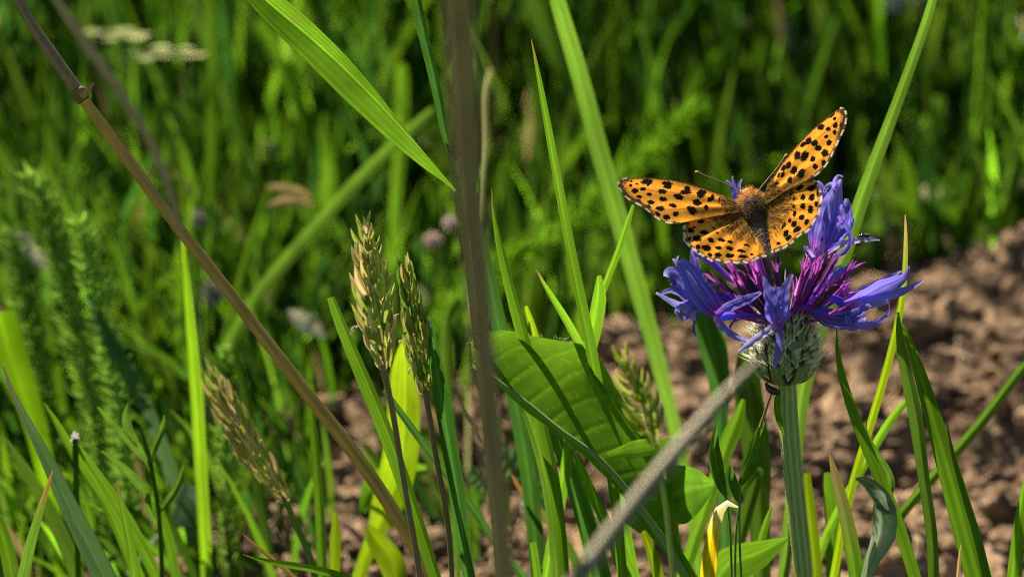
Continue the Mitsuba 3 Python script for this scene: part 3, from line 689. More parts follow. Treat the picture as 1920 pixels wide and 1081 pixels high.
# ------------------------------------------------------------------ seed heads
def seed_head(name, axis_px, radius_px, d, n, size_px, colors, label, seed, stalk_px=None, stalk_w=(8, 9), stalk_col=None, anthers=6, spread=0.50):
    rg = np.random.default_rng(seed)
    t = thing(name, label, 'seed head')
    w, ds = to_world(axis_px, d)
    sc = float(np.mean(ds)) / FPX
    c = spline(w, 60)                                   # tip to base
    tan = unit(np.gradient(c, axis=0))
    rad = along(radius_px, 60) * sc
    stalk('stalk', stalk_px if stalk_px else [tuple(a) for a in axis_px[-2:]], stalk_w, stalk_col if stalk_col is not None else DRY, d=(ds[-1], ds[-1] + 0.004), parent=t)
    m = tube(c[2:], 2.2 * sc, sides=6, color=DRY)
    add('rachis', m[:2], 'solid_material', color=m[2], parent=t)
    for k in range(n):
        v = (k + 0.5) / n
        i = int(np.clip(v ** 0.85 * 59, 0, 58))
        a = k * 2.39996 + rg.uniform(-0.4, 0.4)
        o = unit(np.cross(tan[i], [0.13, 0.97, 0.2]))
        o = math.cos(a) * o + math.sin(a) * np.cross(tan[i], o)
        ln = size_px * sc * rg.uniform(0.8, 1.2) * (0.75 + 0.4 * math.sin(math.pi * v))
        dr_ = unit(-tan[i] + o * spread * rg.uniform(0.5, 1.25))
        p0 = c[i] + o * rad[i] * 0.42 + tan[i] * ln * 0.2
        q = unit(p0 + dr_ * ln - c[i])
        pts3 = spline(np.array([p0, p0 + dr_ * ln * 0.5 + o * ln * 0.05, p0 + dr_ * ln - o * ln * 0.02]), 9)
        base = np.asarray(colors[rg.integers(len(colors))]) * rg.uniform(0.75, 1.25)
        parts = []
        for sgn in (-1, 1):                             # two boat-shaped glumes back to back
            nr = unit(np.cross(dr_, np.cross(o, dr_))) * sgn + 0.4 * np.cross(dr_, o)
            cc = lambda u, v_: (base * (1 + 0.35 * np.sin(u * 9))[..., None]) * (1 - 0.45 * np.exp(-((np.abs(u) - 1) / 0.18) ** 2))[..., None] + (np.clip((v_ - 0.6) / 0.4, 0, 1) * 0.30)[..., None] * np.array([1.0, 0.85, 0.5])
            parts.append(ribbon(pts3, np.array([0.3, 0.62, 0.85, 0.95, 0.95, 0.85, 0.6, 0.35, 0.04]) * ln * 0.25, normal=nr, fold=0.55, across=7, color=cc))
        V, F, C = join(parts)
        add('spikelet', (V, F), 'petal_material', color=C, parent=t)
    parts = []
    for k in range(anthers):
        i = rg.integers(10, 56)
        o = unit(rg.normal(0, 1, 3) - FWD * 0.8)
        p0 = c[i] + o * rad[i] * 1.0
        parts.append(tube(spline(np.array([p0, p0 + o * 5 * sc - UP * 2 * sc, p0 + o * 8 * sc - UP * rg.uniform(6, 16) * sc]), 7), np.array([.5, .8, 1.6, 2, 2, 1.8, 1]) * sc, sides=6, color=(0.62, 0.58, 0.50)))
    if parts:
        V, F, C = join(parts)
        add('anther', (V, F), 'petal_material', color=C, parent=t)
    return t


OLIVE, TAN_, CREAM = np.array([0.31, 0.40, 0.075]), np.array([0.46, 0.42, 0.14]), np.array([0.70, 0.58, 0.30])
seed_head('seed_head', [(682, 420), (690, 480), (700, 560), (712, 630), (722, 690)], (6, 24, 42, 44, 20), (0.535, 0.536), 92, 46, [OLIVE, OLIVE * 1.3, TAN_, CREAM],
          'tall straw and olive grass seed head left of the thick stem, tip highest', 21, stalk_px=[(716, 684), (730, 740), (746, 830), (762, 930), (778, 1020), (788, 1090)], stalk_w=(12, 11, 11), stalk_col=DRY * 0.9, anthers=9)
seed_head('seed_head', [(760, 495), (768, 560), (782, 640), (797, 735)], (6, 22, 34, 14), (0.542, 0.545), 70, 44, [OLIVE, OLIVE * 1.2, GREEN * 1.3, TAN_],
          'greener seed head with pale anthers in front of the glowing yellow-green leaf', 22, stalk_px=[(798, 735), (808, 800), (822, 880), (838, 970), (848, 1090)], stalk_w=(11, 11, 10), stalk_col=DRY * 0.8, anthers=9, spread=0.25)
seed_head('seed_head', [(392, 696), (425, 760), (470, 840), (505, 890), (538, 940)], (6, 30, 40, 34, 12), (0.600, 0.596), 72, 46, [OLIVE, TAN_, OLIVE * 1.2, CREAM * 0.8],
          'drooping soft-focus seed head pointing to the upper left in the left half', 23, stalk_px=[(538, 938), (556, 985), (580, 1040), (592, 1090)], stalk_w=(11, 13, 13), stalk_col=GREEN, anthers=6, spread=0.28)
seed_head('seed_head', [(1166, 660), (1185, 710), (1208, 770), (1230, 832)], (5, 22, 34, 12), (0.495, 0.497), 44, 44, [OLIVE, OLIVE * 1.25, YELLOW * 0.6, TAN_],
          'blurred seed head in front of the big leaf, left of the flower', 24, stalk_px=[(1230, 830), (1238, 880), (1250, 960), (1262, 1090)], stalk_w=(9, 9, 9), stalk_col=OLIVE, anthers=0, spread=0.45)


# green oat spikelets left of the flower stem
def oat(pts, widths, d, label, awn=None, seed=0, stem=None):
    t = thing('oat_spikelet', label, 'oat spikelet')
    for k, (turn, off) in enumerate(((0, 0), (38, 0.0007), (-38, 0.0007))):
        w, ds = to_world(pts, d)
        c = spline(w, 22) + FWD * off
        ww = along(widths, 22) * np.mean(ds) / FPX * (1 if k == 0 else 0.9)
        m = ribbon(c, ww, face=turn, fold=0.0, cup=-0.55, across=13, color=striped(GREEN * (1.35 if k == 0 else 1.0), None, seed=seed + k, lines=7, amount=0.5))
        add('husk', m[:2], 'blade_material', color=m[2], parent=t)
    if awn:
        stalk('awn', awn, (4, 6), DRY * 0.8, d=d, root=False, parent=t, sides=6)
    stalk('stalk', stem, (4, 5, 5), GREEN, d=d, parent=t, sides=7)


oat([(1344, 796), (1340, 840), (1345, 880), (1356, 918), (1362, 930)], (3, 16, 26, 22, 6), (0.556, 0.556), 'left upright green oat spikelet beside the flower stem', seed=3, stem=[(1361, 926), (1368, 985), (1372, 1090)])
oat([(1430, 782), (1424, 820), (1410, 865), (1393, 900), (1388, 910)], (3, 22, 34, 26, 6), (0.553, 0.553), 'larger green oat spikelet with a long brown awn touching the flower head', awn=[(1446, 738), (1437, 765), (1426, 800)], seed=5, stem=[(1389, 906), (1386, 980), (1390, 1090)])
oat([(1372, 872), (1374, 900), (1384, 930), (1389, 944)], (3, 16, 20, 5), (0.558, 0.558), 'smallest green oat spikelet between the two larger ones', seed=8, stem=[(1388, 940), (1380, 1000), (1378, 1090)])

# ------------------------------------------------------------------ broad leaves near the focus
def lamina_leaf(name, mid, far, near, d_mid, d_far, d_near, base, label, n=150, m=40, seed=0, wave=0.0):
    """A broad leaf of two halves folded along its midrib, with side veins, a hairy rim and a raised rib."""
    t = thing(name, label, 'leaf')
    vv = np.linspace(0, 1, n)
    M, Fa, N = (spline(to_world(p, dd)[0], n) for p, dd in ((mid, d_mid), (far, d_far), (near, d_near)))
    nf = -FWD * 0.8 + UP * 0.6
    for nm, E in (('half', Fa), ('half', N)):
        u = np.linspace(0, 1, m)
        V = M[:, None] * (1 - u)[None, :, None] + E[:, None] * u[None, :, None]
        bulge = np.sin(u * math.pi)[None, :] * 0.0022 + wave * np.sin(vv * 22 + seed)[:, None] * (u ** 2)[None, :]
        vein = np.abs(((vv[:, None] - 0.16 * u[None, :]) * 11) % 1 - 0.5)
        bulge = bulge - 0.00012 * np.exp(-(vein / 0.10) ** 2) * (1 - u[None, :] * 0.6)
        q = np.stack(np.broadcast_arrays(vv[:, None] * 9, u[None, :] * 3, np.full((n, m), float(seed))), -1)
        bulge = bulge + 0.0014 * (meshkit.fbm(q, 3, seed) - 0.5) * u[None, :]
        V = V + bulge[..., None] * nf
        C = np.asarray(base) * (1 + 0.22 * np.exp(-(vein / 0.07) ** 2) + 0.16 * np.exp(-((np.abs(meshkit.noise(q * 3.3, seed + 8) - 0.5)) / 0.035) ** 2) + 0.5 * (meshkit.fbm(q * 1.7, 3, seed + 2) - 0.5))[..., None]
        sp = meshkit.noise(q * 9, seed + 4)
        C = C + (sp > 0.88)[..., None] * np.array([0.10, 0.09, 0.0])
        add(nm, (V.reshape(-1, 3), grid_faces(n, m)), 'blade_material', color=C.reshape(-1, 3), parent=t)
    r = tube(M - FWD * 0.0004, np.interp(vv, [0, 1], [0.00025, 0.0008]), sides=8, color=np.array([0.14, 0.25, 0.06]))
    add('midrib', r[:2], 'solid_material', color=r[2], parent=t)
    rg = np.random.default_rng(seed)
    k = rg.integers(0, n, 420)
    E = np.where((rg.random(420) < 0.4)[:, None], Fa[k], np.where((rg.random(420) < 0.5)[:, None], N[k], M[k]))
    h = hairs(E, rg.normal(0, 1, (420, 3)) - FWD * 0.3, rg.uniform(0.0005, 0.0011, 420), 0.00003, (0.62, 0.66, 0.5))
    add('rim_hair', h[:2], 'hair_material', color=h[2], parent=t, smooth=False, kind='stuff')
    return t


lamina_leaf('broad_leaf',
            [(885, 676), (945, 722), (1010, 772), (1062, 814), (1112, 850), (1150, 888), (1190, 938), (1225, 985), (1262, 1040), (1290, 1095)],
            [(882, 640), (930, 624), (1015, 630), (1106, 654), (1152, 722), (1196, 780), (1236, 840), (1262, 905), (1275, 1010), (1302, 1096)],
            [(886, 686), (942, 732), (1005, 782), (1060, 828), (1112, 866), (1144, 902), (1180, 948), (1214, 993), (1253, 1044), (1283, 1096)],
            (0.553, 0.548, 0.546, 0.545), (0.566, 0.572, 0.570, 0.560, 0.550), (0.560, 0.556, 0.553, 0.549), np.array([0.125, 0.30, 0.016]),
            'largest broad green leaf crossed by blade shadows, folded along its hairy midrib', seed=31, wave=0.0009)
blade('rear_leaf', [(1336, 908), (1312, 912), (1270, 922), (1230, 940), (1180, 985)], [16, 74, 118, 110, 50], np.array([0.12, 0.30, 0.02]), d=(0.556, 0.556), face=-20, fold=0.05, cup=0.15, across=17, n=50, wave=0.05, root=False, label='rounded leaf lobe below right of the largest broad leaf, left of the oat spikelets', cat='leaf', lines=4, amount=0.12)
blade('curled_leaf', [(1284, 824), (1245, 833), (1200, 840), (1140, 854)], [4, 26, 34, 14], FRESH, d=(0.5415, 0.5415), face=0, fold=0.0, cup=0.12, root=False, label='small bright curled leaf lobe on the edge of the largest broad leaf', cat='leaf', across=13)
blade('pointed_leaf', [(1478, 1007), (1445, 1026), (1405, 1044), (1365, 1060), (1340, 1100)], [3, 36, 62, 70, 40], FRESH * 1.1, d=(0.566, 0.566), face=-12, fold=0.15, across=15, label='bright pointed leaf low between the yellow leaf and the flower stem', cat='leaf')
blade('dark_leaf', [(1318, 560), (1322, 600), (1335, 650), (1345, 700), (1350, 780)], [10, 50, 54, 44, 30], DEEP * 1.2, d=(0.620, 0.62), face=-15, label='soft-focus leaf toned dark for shade behind the flower left petals', cat='leaf')  # deep green base carries the shade behind the flower
blade('dark_leaf', [(1400, 640), (1402, 700), (1408, 770), (1420, 850), (1425, 960)], [14, 48, 56, 52, 40], GREEN * 0.9, d=(0.610, 0.61), face=12, label='green leaf in the shade directly behind the flower base', cat='leaf')
blade('dark_leaf', [(1394, 748), (1384, 780), (1370, 815), (1350, 870)], [8, 24, 34, 28], FRESH, d=(0.590, 0.59), face=-15, label='bright small leaf above the green oat spikelets', cat='leaf')
blade('yellow_leaf', [(1384, 950), (1372, 941), (1356, 944), (1344, 962), (1334, 1000), (1326, 1050), (1322, 1095)], [4, 10, 18, 24, 30, 36, 36], (0.80, 0.62, 0.012), d=(0.545, 0.546), face=34, fold=0.35, lit=True, tip=(0.75, 0.72, 0.60), tip_at=0.10, across=13, label='yellow leaf with a withered white tip left of the flower stem', cat='leaf')
gl = thing('folded_leaf', 'grey-green downy leaf with a folded-over tip at the lower right', 'leaf')
blade('leaf_tip', [(1604, 896), (1625, 898), (1650, 916), (1666, 940), (1672, 962)], [6, 26, 40, 44, 30], GREY * 0.85, d=(0.545, 0.547), face=-35, cup=0.35, root=False, parent=gl, across=13, mat='dull_leaf_material', lines=3)
blade('leaf_base', [(1650, 930), (1652, 965), (1650, 1000), (1635, 1040), (1618, 1095)], [36, 58, 56, 36, 26], GREY * 1.15, d=(0.548, 0.546), face=-12, cup=0.25, root=True, parent=gl, across=15, mat='dull_leaf_material', lines=3, wave=0.05)
# dark low leaves on the earth between the stems
for q, (pp, ww, cc) in enumerate([([(930, 840), (960, 870), (990, 905)], [10, 46, 12], BLUISH * 0.9), ([(985, 860), (1000, 885), (1030, 905)], [8, 36, 10], BLUISH * 1.2), ([(975, 930), (1000, 945), (1030, 960)], [8, 34, 10], GREY * 1.1), ([(880, 880), (905, 900), (925, 930)], [8, 36, 10], BLUISH * 0.8)]):
    blade('rosette_leaf', pp, ww, cc, d=(0.655, 0.65), face=20, cup=0.3, root=False, label=['dark scalloped leaf lying on the earth right of the thick stem', 'small bluish leaf beside the dark scalloped one', 'pale grey leaf low on the earth between the blurred stems', 'dark leaf on the earth just left of the thick stem'][q], cat='leaf', mat='dull_leaf_material', wave=0.15)
stalk('withered_twig', [(858, 745), (880, 785), (905, 830)], (5, 8, 7), STRAW * 1.1, d=(0.60, 0.60), root=False, label='short pale twig leaning over the earth left of the thick stem', cat='twig')

# leafy sprig at the lower left
sp = thing('leafy_sprig', 'soft-focus branching sprig with narrow leaves at the lower left', 'weed')
stalk('stem', [(262, 800), (280, 860), (292, 920), (300, 990), (304, 1090)], (6, 8, 9), GREEN, d=(0.592, 0.592), parent=sp, mat='blade_material')
for pp, ww in ([[(183, 762), (210, 792), (245, 830), (285, 878)], [3, 14, 16, 8]], [[(240, 757), (238, 790), (252, 830), (282, 872)], [3, 20, 24, 8]], [[(308, 778), (302, 810), (285, 850), (282, 880)], [3, 16, 18, 6]],
               [[(190, 845), (225, 870), (260, 905), (290, 940)], [3, 16, 20, 8]], [[(283, 915), (278, 940), (284, 965), (298, 985)], [3, 14, 16, 6]], [[(345, 870), (335, 905), (318, 935), (298, 960)], [3, 16, 18, 6]]):
    blade('leaf', pp, ww, GREEN * 1.2, d=(0.590, 0.592), face=20, root=False, parent=sp)

# ------------------------------------------------------------------ the blue flower
fl = thing('blue_flower', 'blue flower with a purple centre and a scaly bristly green base, under the butterfly', 'flower')
rng = np.random.default_rng(77)
BASE = P(1474, 718, 0.5500)
AX = unit(0.985 * UP + 0.10 * (-FWD) - 0.03 * RIGHT)
AX1 = unit(np.cross(AX, FWD))                # to the left or right across the picture
AX2 = np.cross(AX, AX1)
mm = 1e-3
prof_z = np.array([-0.2, 0.6, 2.0, 4.0, 6.5, 9.0, 11.0, 12.6]) * mm
prof_r = np.array([1.9, 3.5, 4.8, 5.4, 5.4, 4.9, 4.4, 4.0]) * mm
prof = PchipInterpolator(prof_z, prof_r)


def on_calyx(th, z, off=0.0):
    r = prof(z) + off
    return BASE + z[..., None] * AX + (r * np.cos(th))[..., None] * AX1 + (r * np.sin(th))[..., None] * AX2


zz = np.linspace(prof_z[0], prof_z[-1], 26)
th = np.linspace(0, 2 * np.pi, 41)[:-1]
TH, ZZ = np.meshgrid(th, zz)
V = on_calyx(TH, ZZ).reshape(-1, 3)
cap = BASE + AX * prof_z[-1]
n0 = len(V)
V = np.vstack([V, cap])
ring = (25 * 40) + np.arange(40)
F = np.vstack([grid_faces(26, 40, wrap=True), np.stack([ring, 25 * 40 + (np.arange(40) + 1) % 40, np.full(40, n0)], -1)])
add('receptacle', (V, F), 'solid_material', color=np.tile(GREEN * 0.7, (len(V), 1)), parent=fl)
k = 0
for row, (z0, count, L, W) in enumerate([(0.2, 7, 5.0, 4.4), (2.4, 8, 5.4, 4.2), (4.8, 8, 5.4, 3.8), (7.0, 9, 5.4, 3.0), (8.6, 9, 5.0, 2.4)]):
    for j in range(count):
        t0 = 2 * np.pi * (j + 0.5 * (row % 2)) / count + 0.25 + rng.uniform(-0.06, 0.06)
        v = np.linspace(0, 1, 18)
        u = np.linspace(-1, 1, 13)
        half = W / 2 * mm * np.sqrt(np.clip(1 - v ** 2.2, 0.0005, 1)) * (0.8 + 0.2 * v)
        Z = (z0 + L * v)[:, None] * mm * np.ones((1, 13)) - 0.15 * mm * np.abs(u)[None, :]
        Zc = np.clip(Z, prof_z[0], prof_z[-1])
        R = prof(Zc)
        off = (0.30 + 0.10 * row) * mm + 0.35 * mm * (1 - u ** 2)[None, :] * np.ones((18, 1)) + (0.25 * mm * v ** 3)[:, None]
        pts = on_calyx(t0 + (u[None, :] * half[:, None]) / (R + 0.4 * mm), Zc, off) + (Z - Zc)[..., None] * AX
        edge = np.maximum(np.abs(u)[None, :] ** 1.0 * np.ones((18, 1)), (v ** 1.6)[:, None])
        dark = np.clip((edge - 0.56) / 0.10, 0, 1)[..., None]
        body = np.array([0.11, 0.185, 0.06]) * (1 + 0.25 * np.sin(u * 14)[None, :, None]) + 0.02
        C = body * (1 - dark) + np.array([0.020, 0.011, 0.008]) * dark
        br = add('bract', (pts.reshape(-1, 3), grid_faces(18, 13)), 'solid_material', color=C.reshape(-1, 3), parent=fl)
        # pale fringe along the margin
        roots, dirs, lens = [], [], []
        nh = 76 if math.cos(t0) * np.dot(AX1, RIGHT) < 0.1 else 40
        if np.dot(unit(math.cos(t0) * AX1 + math.sin(t0) * AX2), -FWD) > 0.55:
            nh = 40
        for q in range(nh):
            i = rng.integers(3, 18)
            sd = 0 if rng.random() < 0.5 else 12
            if i > 14:
                sd = rng.integers(0, 13)
            tuft = i > 13 and row < 3
            p = pts[i, sd]
            out = unit(p - (BASE + AX * np.dot(p - BASE, AX)))
            tang = np.cross(AX, out) * (1 if sd > 6 else -1) * (0.7 if i < 15 else rng.uniform(-0.4, 0.4))
            roots.append(p)
            lens.append(rng.uniform(2.2, 3.6) if tuft else rng.uniform(1.0, 2.4))
            dirs.append(unit(AX * rng.uniform(0.2, 0.9) * (0.5 if tuft else 1) + tang * rng.uniform(0.3, 1.0) + out * rng.uniform(0.4, 1.1)))
        hh = hairs(np.array(roots), np.array(dirs), np.array(lens) * mm, 0.085 * mm, np.minimum(np.array([1.0, 0.95, 0.80]) * rng.uniform(0.8, 1.1, (nh, 1)), 0.97), bend=AX * 0.25)
        key = numbered(f'{br}__fringe')
        add('fringe', hh[:2], 'hair_material', color=hh[2], smooth=False, parent=br)
# a brown shrivelled bract below on the left
w, _ = to_world([(1436, 716), (1440, 728), (1450, 735), (1462, 735)], (0.545, 0.546))
m = ribbon(spline(w, 20), along([4, 13, 15, 6], 20) * 0.545 / FPX, face=-20, cup=0.8, across=9, color=np.array([0.06, 0.03, 0.018]))
add('withered_bract', m[:2], 'gloss_material', color=m[2], parent=fl, label='dark brown shrivelled bract under the flower head')

# stem
def stemcol(a, v):
    s = 0.5 + 0.5 * np.cos(a * 9)
    q = np.stack([np.cos(a) * 4, np.sin(a) * 4, v * 40], -1)
    return (np.array([0.18, 0.28, 0.060]) * (1 - s[..., None]) + np.array([0.38, 0.46, 0.17]) * s[..., None]) * (1 + 0.4 * (meshkit.fbm(q, 3, 4) - 0.5))[..., None]


w, _ = to_world([(1476, 716), (1477, 735), (1480, 800), (1487, 880), (1496, 970), (1508, 1090)], (0.5495, 0.553))
w = np.vstack([w, w[-1] + [0.001, 0.004, -0.035], [w[-1][0] + 0.002, w[-1][1] + 0.008, float(gz(w[-1][0] + 0.002, w[-1][1] + 0.008)) - 0.003]])
sc_ = 0.55 / FPX
m = tube(spline(w, 90), np.interp(np.linspace(0, 1, 90), [0, 0.12, 0.5, 1], [16.5, 18, 16, 17.5]) * sc_ * (1 + 0.10 * (meshkit.fbm(np.stack([np.linspace(0, 14, 90)] + [np.zeros(90)] * 2, -1), 2, 6) - 0.5)), sides=54, ridges=9, depth=0.055, color=stemcol)
add('stem', m[:2], 'solid_material', color=m[2], parent=fl)
cs = spline(w, 400)
ts = unit(np.gradient(cs, axis=0))
k = rng.integers(0, 280, 1900)
a = rng.uniform(0, 6.283, 1900)
o = unit(np.cross(ts[k], [0.2, 0.95, 0.2]))
o = np.cos(a)[:, None] * o + np.sin(a)[:, None] * np.cross(ts[k], o)
hh = hairs(cs[k] + o * 16.2 * sc_, o - ts[k] * 0.9 + rng.normal(0, 0.5, (1900, 3)), rng.uniform(0.35, 0.85, 1900) * mm, 0.036 * mm, (0.80, 0.84, 0.70))
add('stem_hair', hh[:2], 'hair_material', color=hh[2], smooth=False, parent=fl, kind='stuff')
blade('stem_leaf', [(1462, 728), (1456, 752), (1459, 785), (1470, 815)], [4, 16, 16, 5], FRESH * 0.8, d=(0.5475, 0.5475), face=-35, fold=0.3, root=False, parent=fl)

# butterfly frame (used here to keep the florets beneath it)
def rot(axis_, deg):
    a_, c_, s_ = axis_, math.cos(math.radians(deg)), math.sin(math.radians(deg))
    M = np.eye(3)
    i, j = [(1, 2), (2, 0), (0, 1)][a_]
    M[i, i] = M[j, j] = c_
    M[i, j], M[j, i] = -s_, s_
    return M


BODY_ROT = rot(2, 17.3) @ rot(0, -38) @ rot(1, -2.2)
CAMROT = np.stack([RIGHT, UP, -FWD], 1)
BR, BA, BN = (CAMROT @ BODY_ROT).T                      # right, ahead, dorsal in the world
BC = P(1412, 388, 0.5525)                               # where the wings meet

# disc florets: purple tubes, and dark anther columns between them
ORI = BASE + AX * 11.6 * mm
VIO, VIO2, LILAC = np.array([0.25, 0.020, 0.36]), np.array([0.42, 0.055, 0.51]), np.array([0.58, 0.34, 0.70])


def clear_of_wings(tip):
    return np.dot(tip - BC, BN) < -1.6 * mm or np.dot(tip - BC, BA) < -13 * mm


made = 0
for q in range(400):
    if made >= 50:
        break
    az = rng.uniform(0, 2 * np.pi)
    pol = math.radians(78) * math.sqrt(rng.random()) 
    dirn = math.cos(pol) * AX + math.sin(pol) * (math.cos(az) * AX1 + math.sin(az) * AX2)
    L = rng.uniform(12.5, 17.5) * mm
    r0 = ORI + (math.cos(az) * AX1 + math.sin(az) * AX2) * 3.4 * mm * math.sin(pol)
    bend = AX * 0.10 * L
    tip = r0 + dirn * L + bend
    tries = 0
    while not clear_of_wings(tip) and tries < 8:
        L *= 0.9
        tip = r0 + dirn * L + AX * 0.10 * L
        tries += 1
    if not clear_of_wings(tip):
        continue
    # leave the foreground free in front of the receptacle
    if np.dot(dirn, -FWD) > 0.80:
        continue
    dark = rng.random() < 0.24
    c = spline(np.array([r0, r0 + dirn * L * 0.5, tip]), 16)
    t_ = unit(np.gradient(c, axis=0))
    if dark:
        m = tube(c[:15], along([0.16, 0.18, 0.30, 0.34, 0.20], 15) * mm, sides=8, color=lambda a_, v_: np.array([0.035, 0.012, 0.055]) * (1 + 2.5 * np.clip(0.4 - v_, 0, 1))[..., None], ridges=4, depth=0.12)
        fk = add('anther_column', m[:2], 'gloss_material', color=m[2], parent=fl)
        continue
    tint = VIO * rng.uniform(0.8, 1.2) if rng.random() < 0.4 else VIO2 * rng.uniform(0.8, 1.2)
    cf = lambda a_, v_: (tint * (1 - 0.35 * v_[..., None]) + LILAC * (np.clip(v_ - 0.25, 0, 1) * 0.45 * (0.5 + 0.5 * np.cos(a_ * 5)) ** 2)[..., None])
    m = tube(c[:12], along([0.22, 0.24, 0.27, 0.44], 12) * mm, sides=12, color=cf, ridges=5, depth=0.18)
    parts = [m]
    e1 = unit(np.cross(t_[11], [0.2, 0.5, 0.8]))
    e2 = np.cross(t_[11], e1)
    for j in range(5):
        a = 2 * np.pi * j / 5 + rng.uniform(-0.2, 0.2)
        o = math.cos(a) * e1 + math.sin(a) * e2
        p0 = c[11] + o * 0.35 * mm
        l = L * rng.uniform(0.12, 0.22)
        pts3 = spline(np.array([p0 + t_[11] * l + o * l * rng.uniform(0.15, 0.5), p0 + t_[11] * l * 0.5 + o * l * 0.10, p0 - t_[11] * 0.2 * mm]), 8)
        parts.append(ribbon(pts3, np.array([0.06, 0.22, 0.34, 0.40, 0.42, 0.42, 0.4, 0.35]) * mm, normal=o, across=5, cup=-0.3, color=tint * 0.9 + LILAC * 0.16))
    V, F, C = join(parts)
    add('disc_floret', (V, F), 'petal_material', color=C, parent=fl)
    made += 1

# pale chaff bristles and dark curls at the base of the florets
k = 260
az = rng.uniform(0, 6.283, k)
o = np.cos(az)[:, None] * AX1 + np.sin(az)[:, None] * AX2
hh = hairs(ORI + o * rng.uniform(2.5, 4.4, (k, 1)) * mm - AX * 0.4 * mm, o * rng.uniform(0.2, 0.9, (k, 1)) + AX, rng.uniform(2, 4.5, k) * mm, 0.06 * mm, np.array([0.60, 0.48, 0.36]))
add('chaff', hh[:2], 'hair_material', color=hh[2], smooth=False, parent=fl, kind='stuff')

# outer florets: purple tube, blue lobes; lobes as photo points with depth in millimetres from the focus plane (towards the lens positive)
BLUE = np.array([0.155, 0.138, 0.80])
PALE = np.array([0.54, 0.50, 0.94])


def lobe(parent, pts, widths, tone=0.0, face=0.0, cup=0.35, twist=0.0, seed=0, n=34, across=19, pale=None):
    w = np.array([P(x, y, 0.55 - z * mm) for x, y, z in pts])
    c = spline(w, n)
    base = BLUE * (1 - max(tone, 0)) + PALE * max(tone, 0) if tone >= 0 else BLUE * (1 + tone)
    rg = np.random.default_rng(seed + 900)
    ph = rg.uniform(0, 6, 3)

    def col(u, v):
        vein = 0.5 + 0.5 * np.cos(u * 10 + ph[0])
        k_ = (1 + 0.30 * np.sin(u * 17 + ph[1]) + 0.25 * np.sin(v * 5 + ph[2]))[..., None]
        k_ = k_ * (1 + 0.28 * np.sin(u * 31 + ph[2] + 2 * np.sin(v * 4)))[..., None]
        cc = base * k_ + (PALE - base) * (0.34 * vein ** 5)[..., None]
        s = np.clip((v - 0.72) / 0.28, 0, 1)[..., None] * 0.7
        cc = cc * (1 - s) + VIO2 * 0.9 * s
        e = np.exp(-(v / 0.06) ** 2)[..., None] * 0.5
        return cc * (1 - e) + PALE * e
    m = ribbon(c, np.maximum(along(widths, n) * 0.55 / FPX, 2e-5), face=face, cup=cup, fold=0.05, twist=twist, across=across, color=col, wave=0.09, seed=seed)
    add('lobe', m[:2], 'petal_material', color=m[2], parent=parent)


def floret(tube_pts, radii, lobes, pale=0.0, seed=0):
    w = np.array([P(x, y, 0.55 - z * mm) for x, y, z in tube_pts])
    tint = VIO2 * (1 - pale) + np.array([0.72, 0.60, 0.80]) * pale
    m = tube(spline(w, 22), along(radii, 22) * 0.55 / FPX, sides=14, ridges=5, depth=0.10, color=lambda a, v: tint * (1 + 0.3 * np.cos(a * 5))[..., None] * (1 - v[..., None]) + (BLUE * 1.2 * (1 - pale) + tint * pale) * v[..., None])
    key = add('ray_floret', m[:2], 'petal_material', color=m[2], parent=fl)
    for j, L in enumerate(lobes):
        lobe(key, *L[:2], seed=seed * 10 + j, **(L[2] if len(L) > 2 else {}))


# A left cluster
floret([(1452, 592, 2), (1420, 572, 3), (1380, 560, 4), (1335, 558, 5)], (5, 6, 8, 11), [
    ([(1275, 488, 5), (1284, 500, 6.5), (1300, 530, 8), (1322, 562, 8), (1345, 588, 6)], [8, 34, 46, 44, 14], dict(face=-10)),
    ([(1248, 518, 2), (1256, 512, 3), (1272, 520, 4), (1300, 550, 4), (1335, 570, 4)], [8, 36, 44, 38, 14], dict(face=20, tone=-0.2)),
    ([(1262, 485, 0), (1272, 498, 1), (1290, 530, 2), (1330, 562, 4)], [5, 22, 30, 14], dict(face=-25, tone=0.15)),
    ([(1297, 468, -1), (1302, 492, 0), (1316, 525, 1), (1340, 556, 3)], [4, 16, 18, 10], dict(face=25, tone=0.1)),
    ([(1308, 482, 1), (1308, 500, 2), (1318, 530, 3), (1340, 558, 4)], [3, 12, 16, 10], dict(face=-15, tone=-0.1)),
    ([(1230, 548, 6), (1248, 558, 6), (1272, 570, 6), (1310, 580, 6)], [5, 12, 18, 14], dict(face=30, tone=0.3)),
    ([(1268, 582, 5), (1285, 590, 6), (1300, 580, 6), (1330, 572, 5)], [5, 20, 26, 12], dict(face=35, tone=-0.1, twist=(0, 50))),
    ([(1302, 600, 7), (1300, 590, 7), (1306, 575, 6), (1330, 565, 5)], [8, 14, 18, 10], dict(face=-20, tone=0.35)),
    ([(1307, 632, 6), (1301, 620, 6), (1302, 605, 6), (1306, 588, 6)], [2, 4, 5, 5], dict(tone=-0.5)),
    ([(1272, 480, 3), (1270, 494, 4), (1284, 520, 5), (1312, 555, 5)], [4, 9, 14, 10], dict(face=40, tone=0.4)),
    ([(1236, 556, 4), (1256, 545, 4), (1280, 552, 5), (1318, 566, 5)], [4, 13, 20, 12], dict(face=-30, tone=0.2)),
    ([(1285, 505, 8), (1296, 520, 8.5), (1312, 548, 8.5), (1332, 575, 7)], [4, 10, 14, 8], dict(face=30, tone=0.5)),
    ([(1276, 594, 4), (1270, 580, 5), (1285, 570, 6), (1315, 570, 5)], [4, 12, 16, 10], dict(face=15, tone=0.15)),
    ([(1350, 529, 5), (1338, 533, 5), (1325, 540, 5), (1318, 552, 5)], [2, 8, 9, 6], dict(face=20, tone=0.6)),
], seed=1)
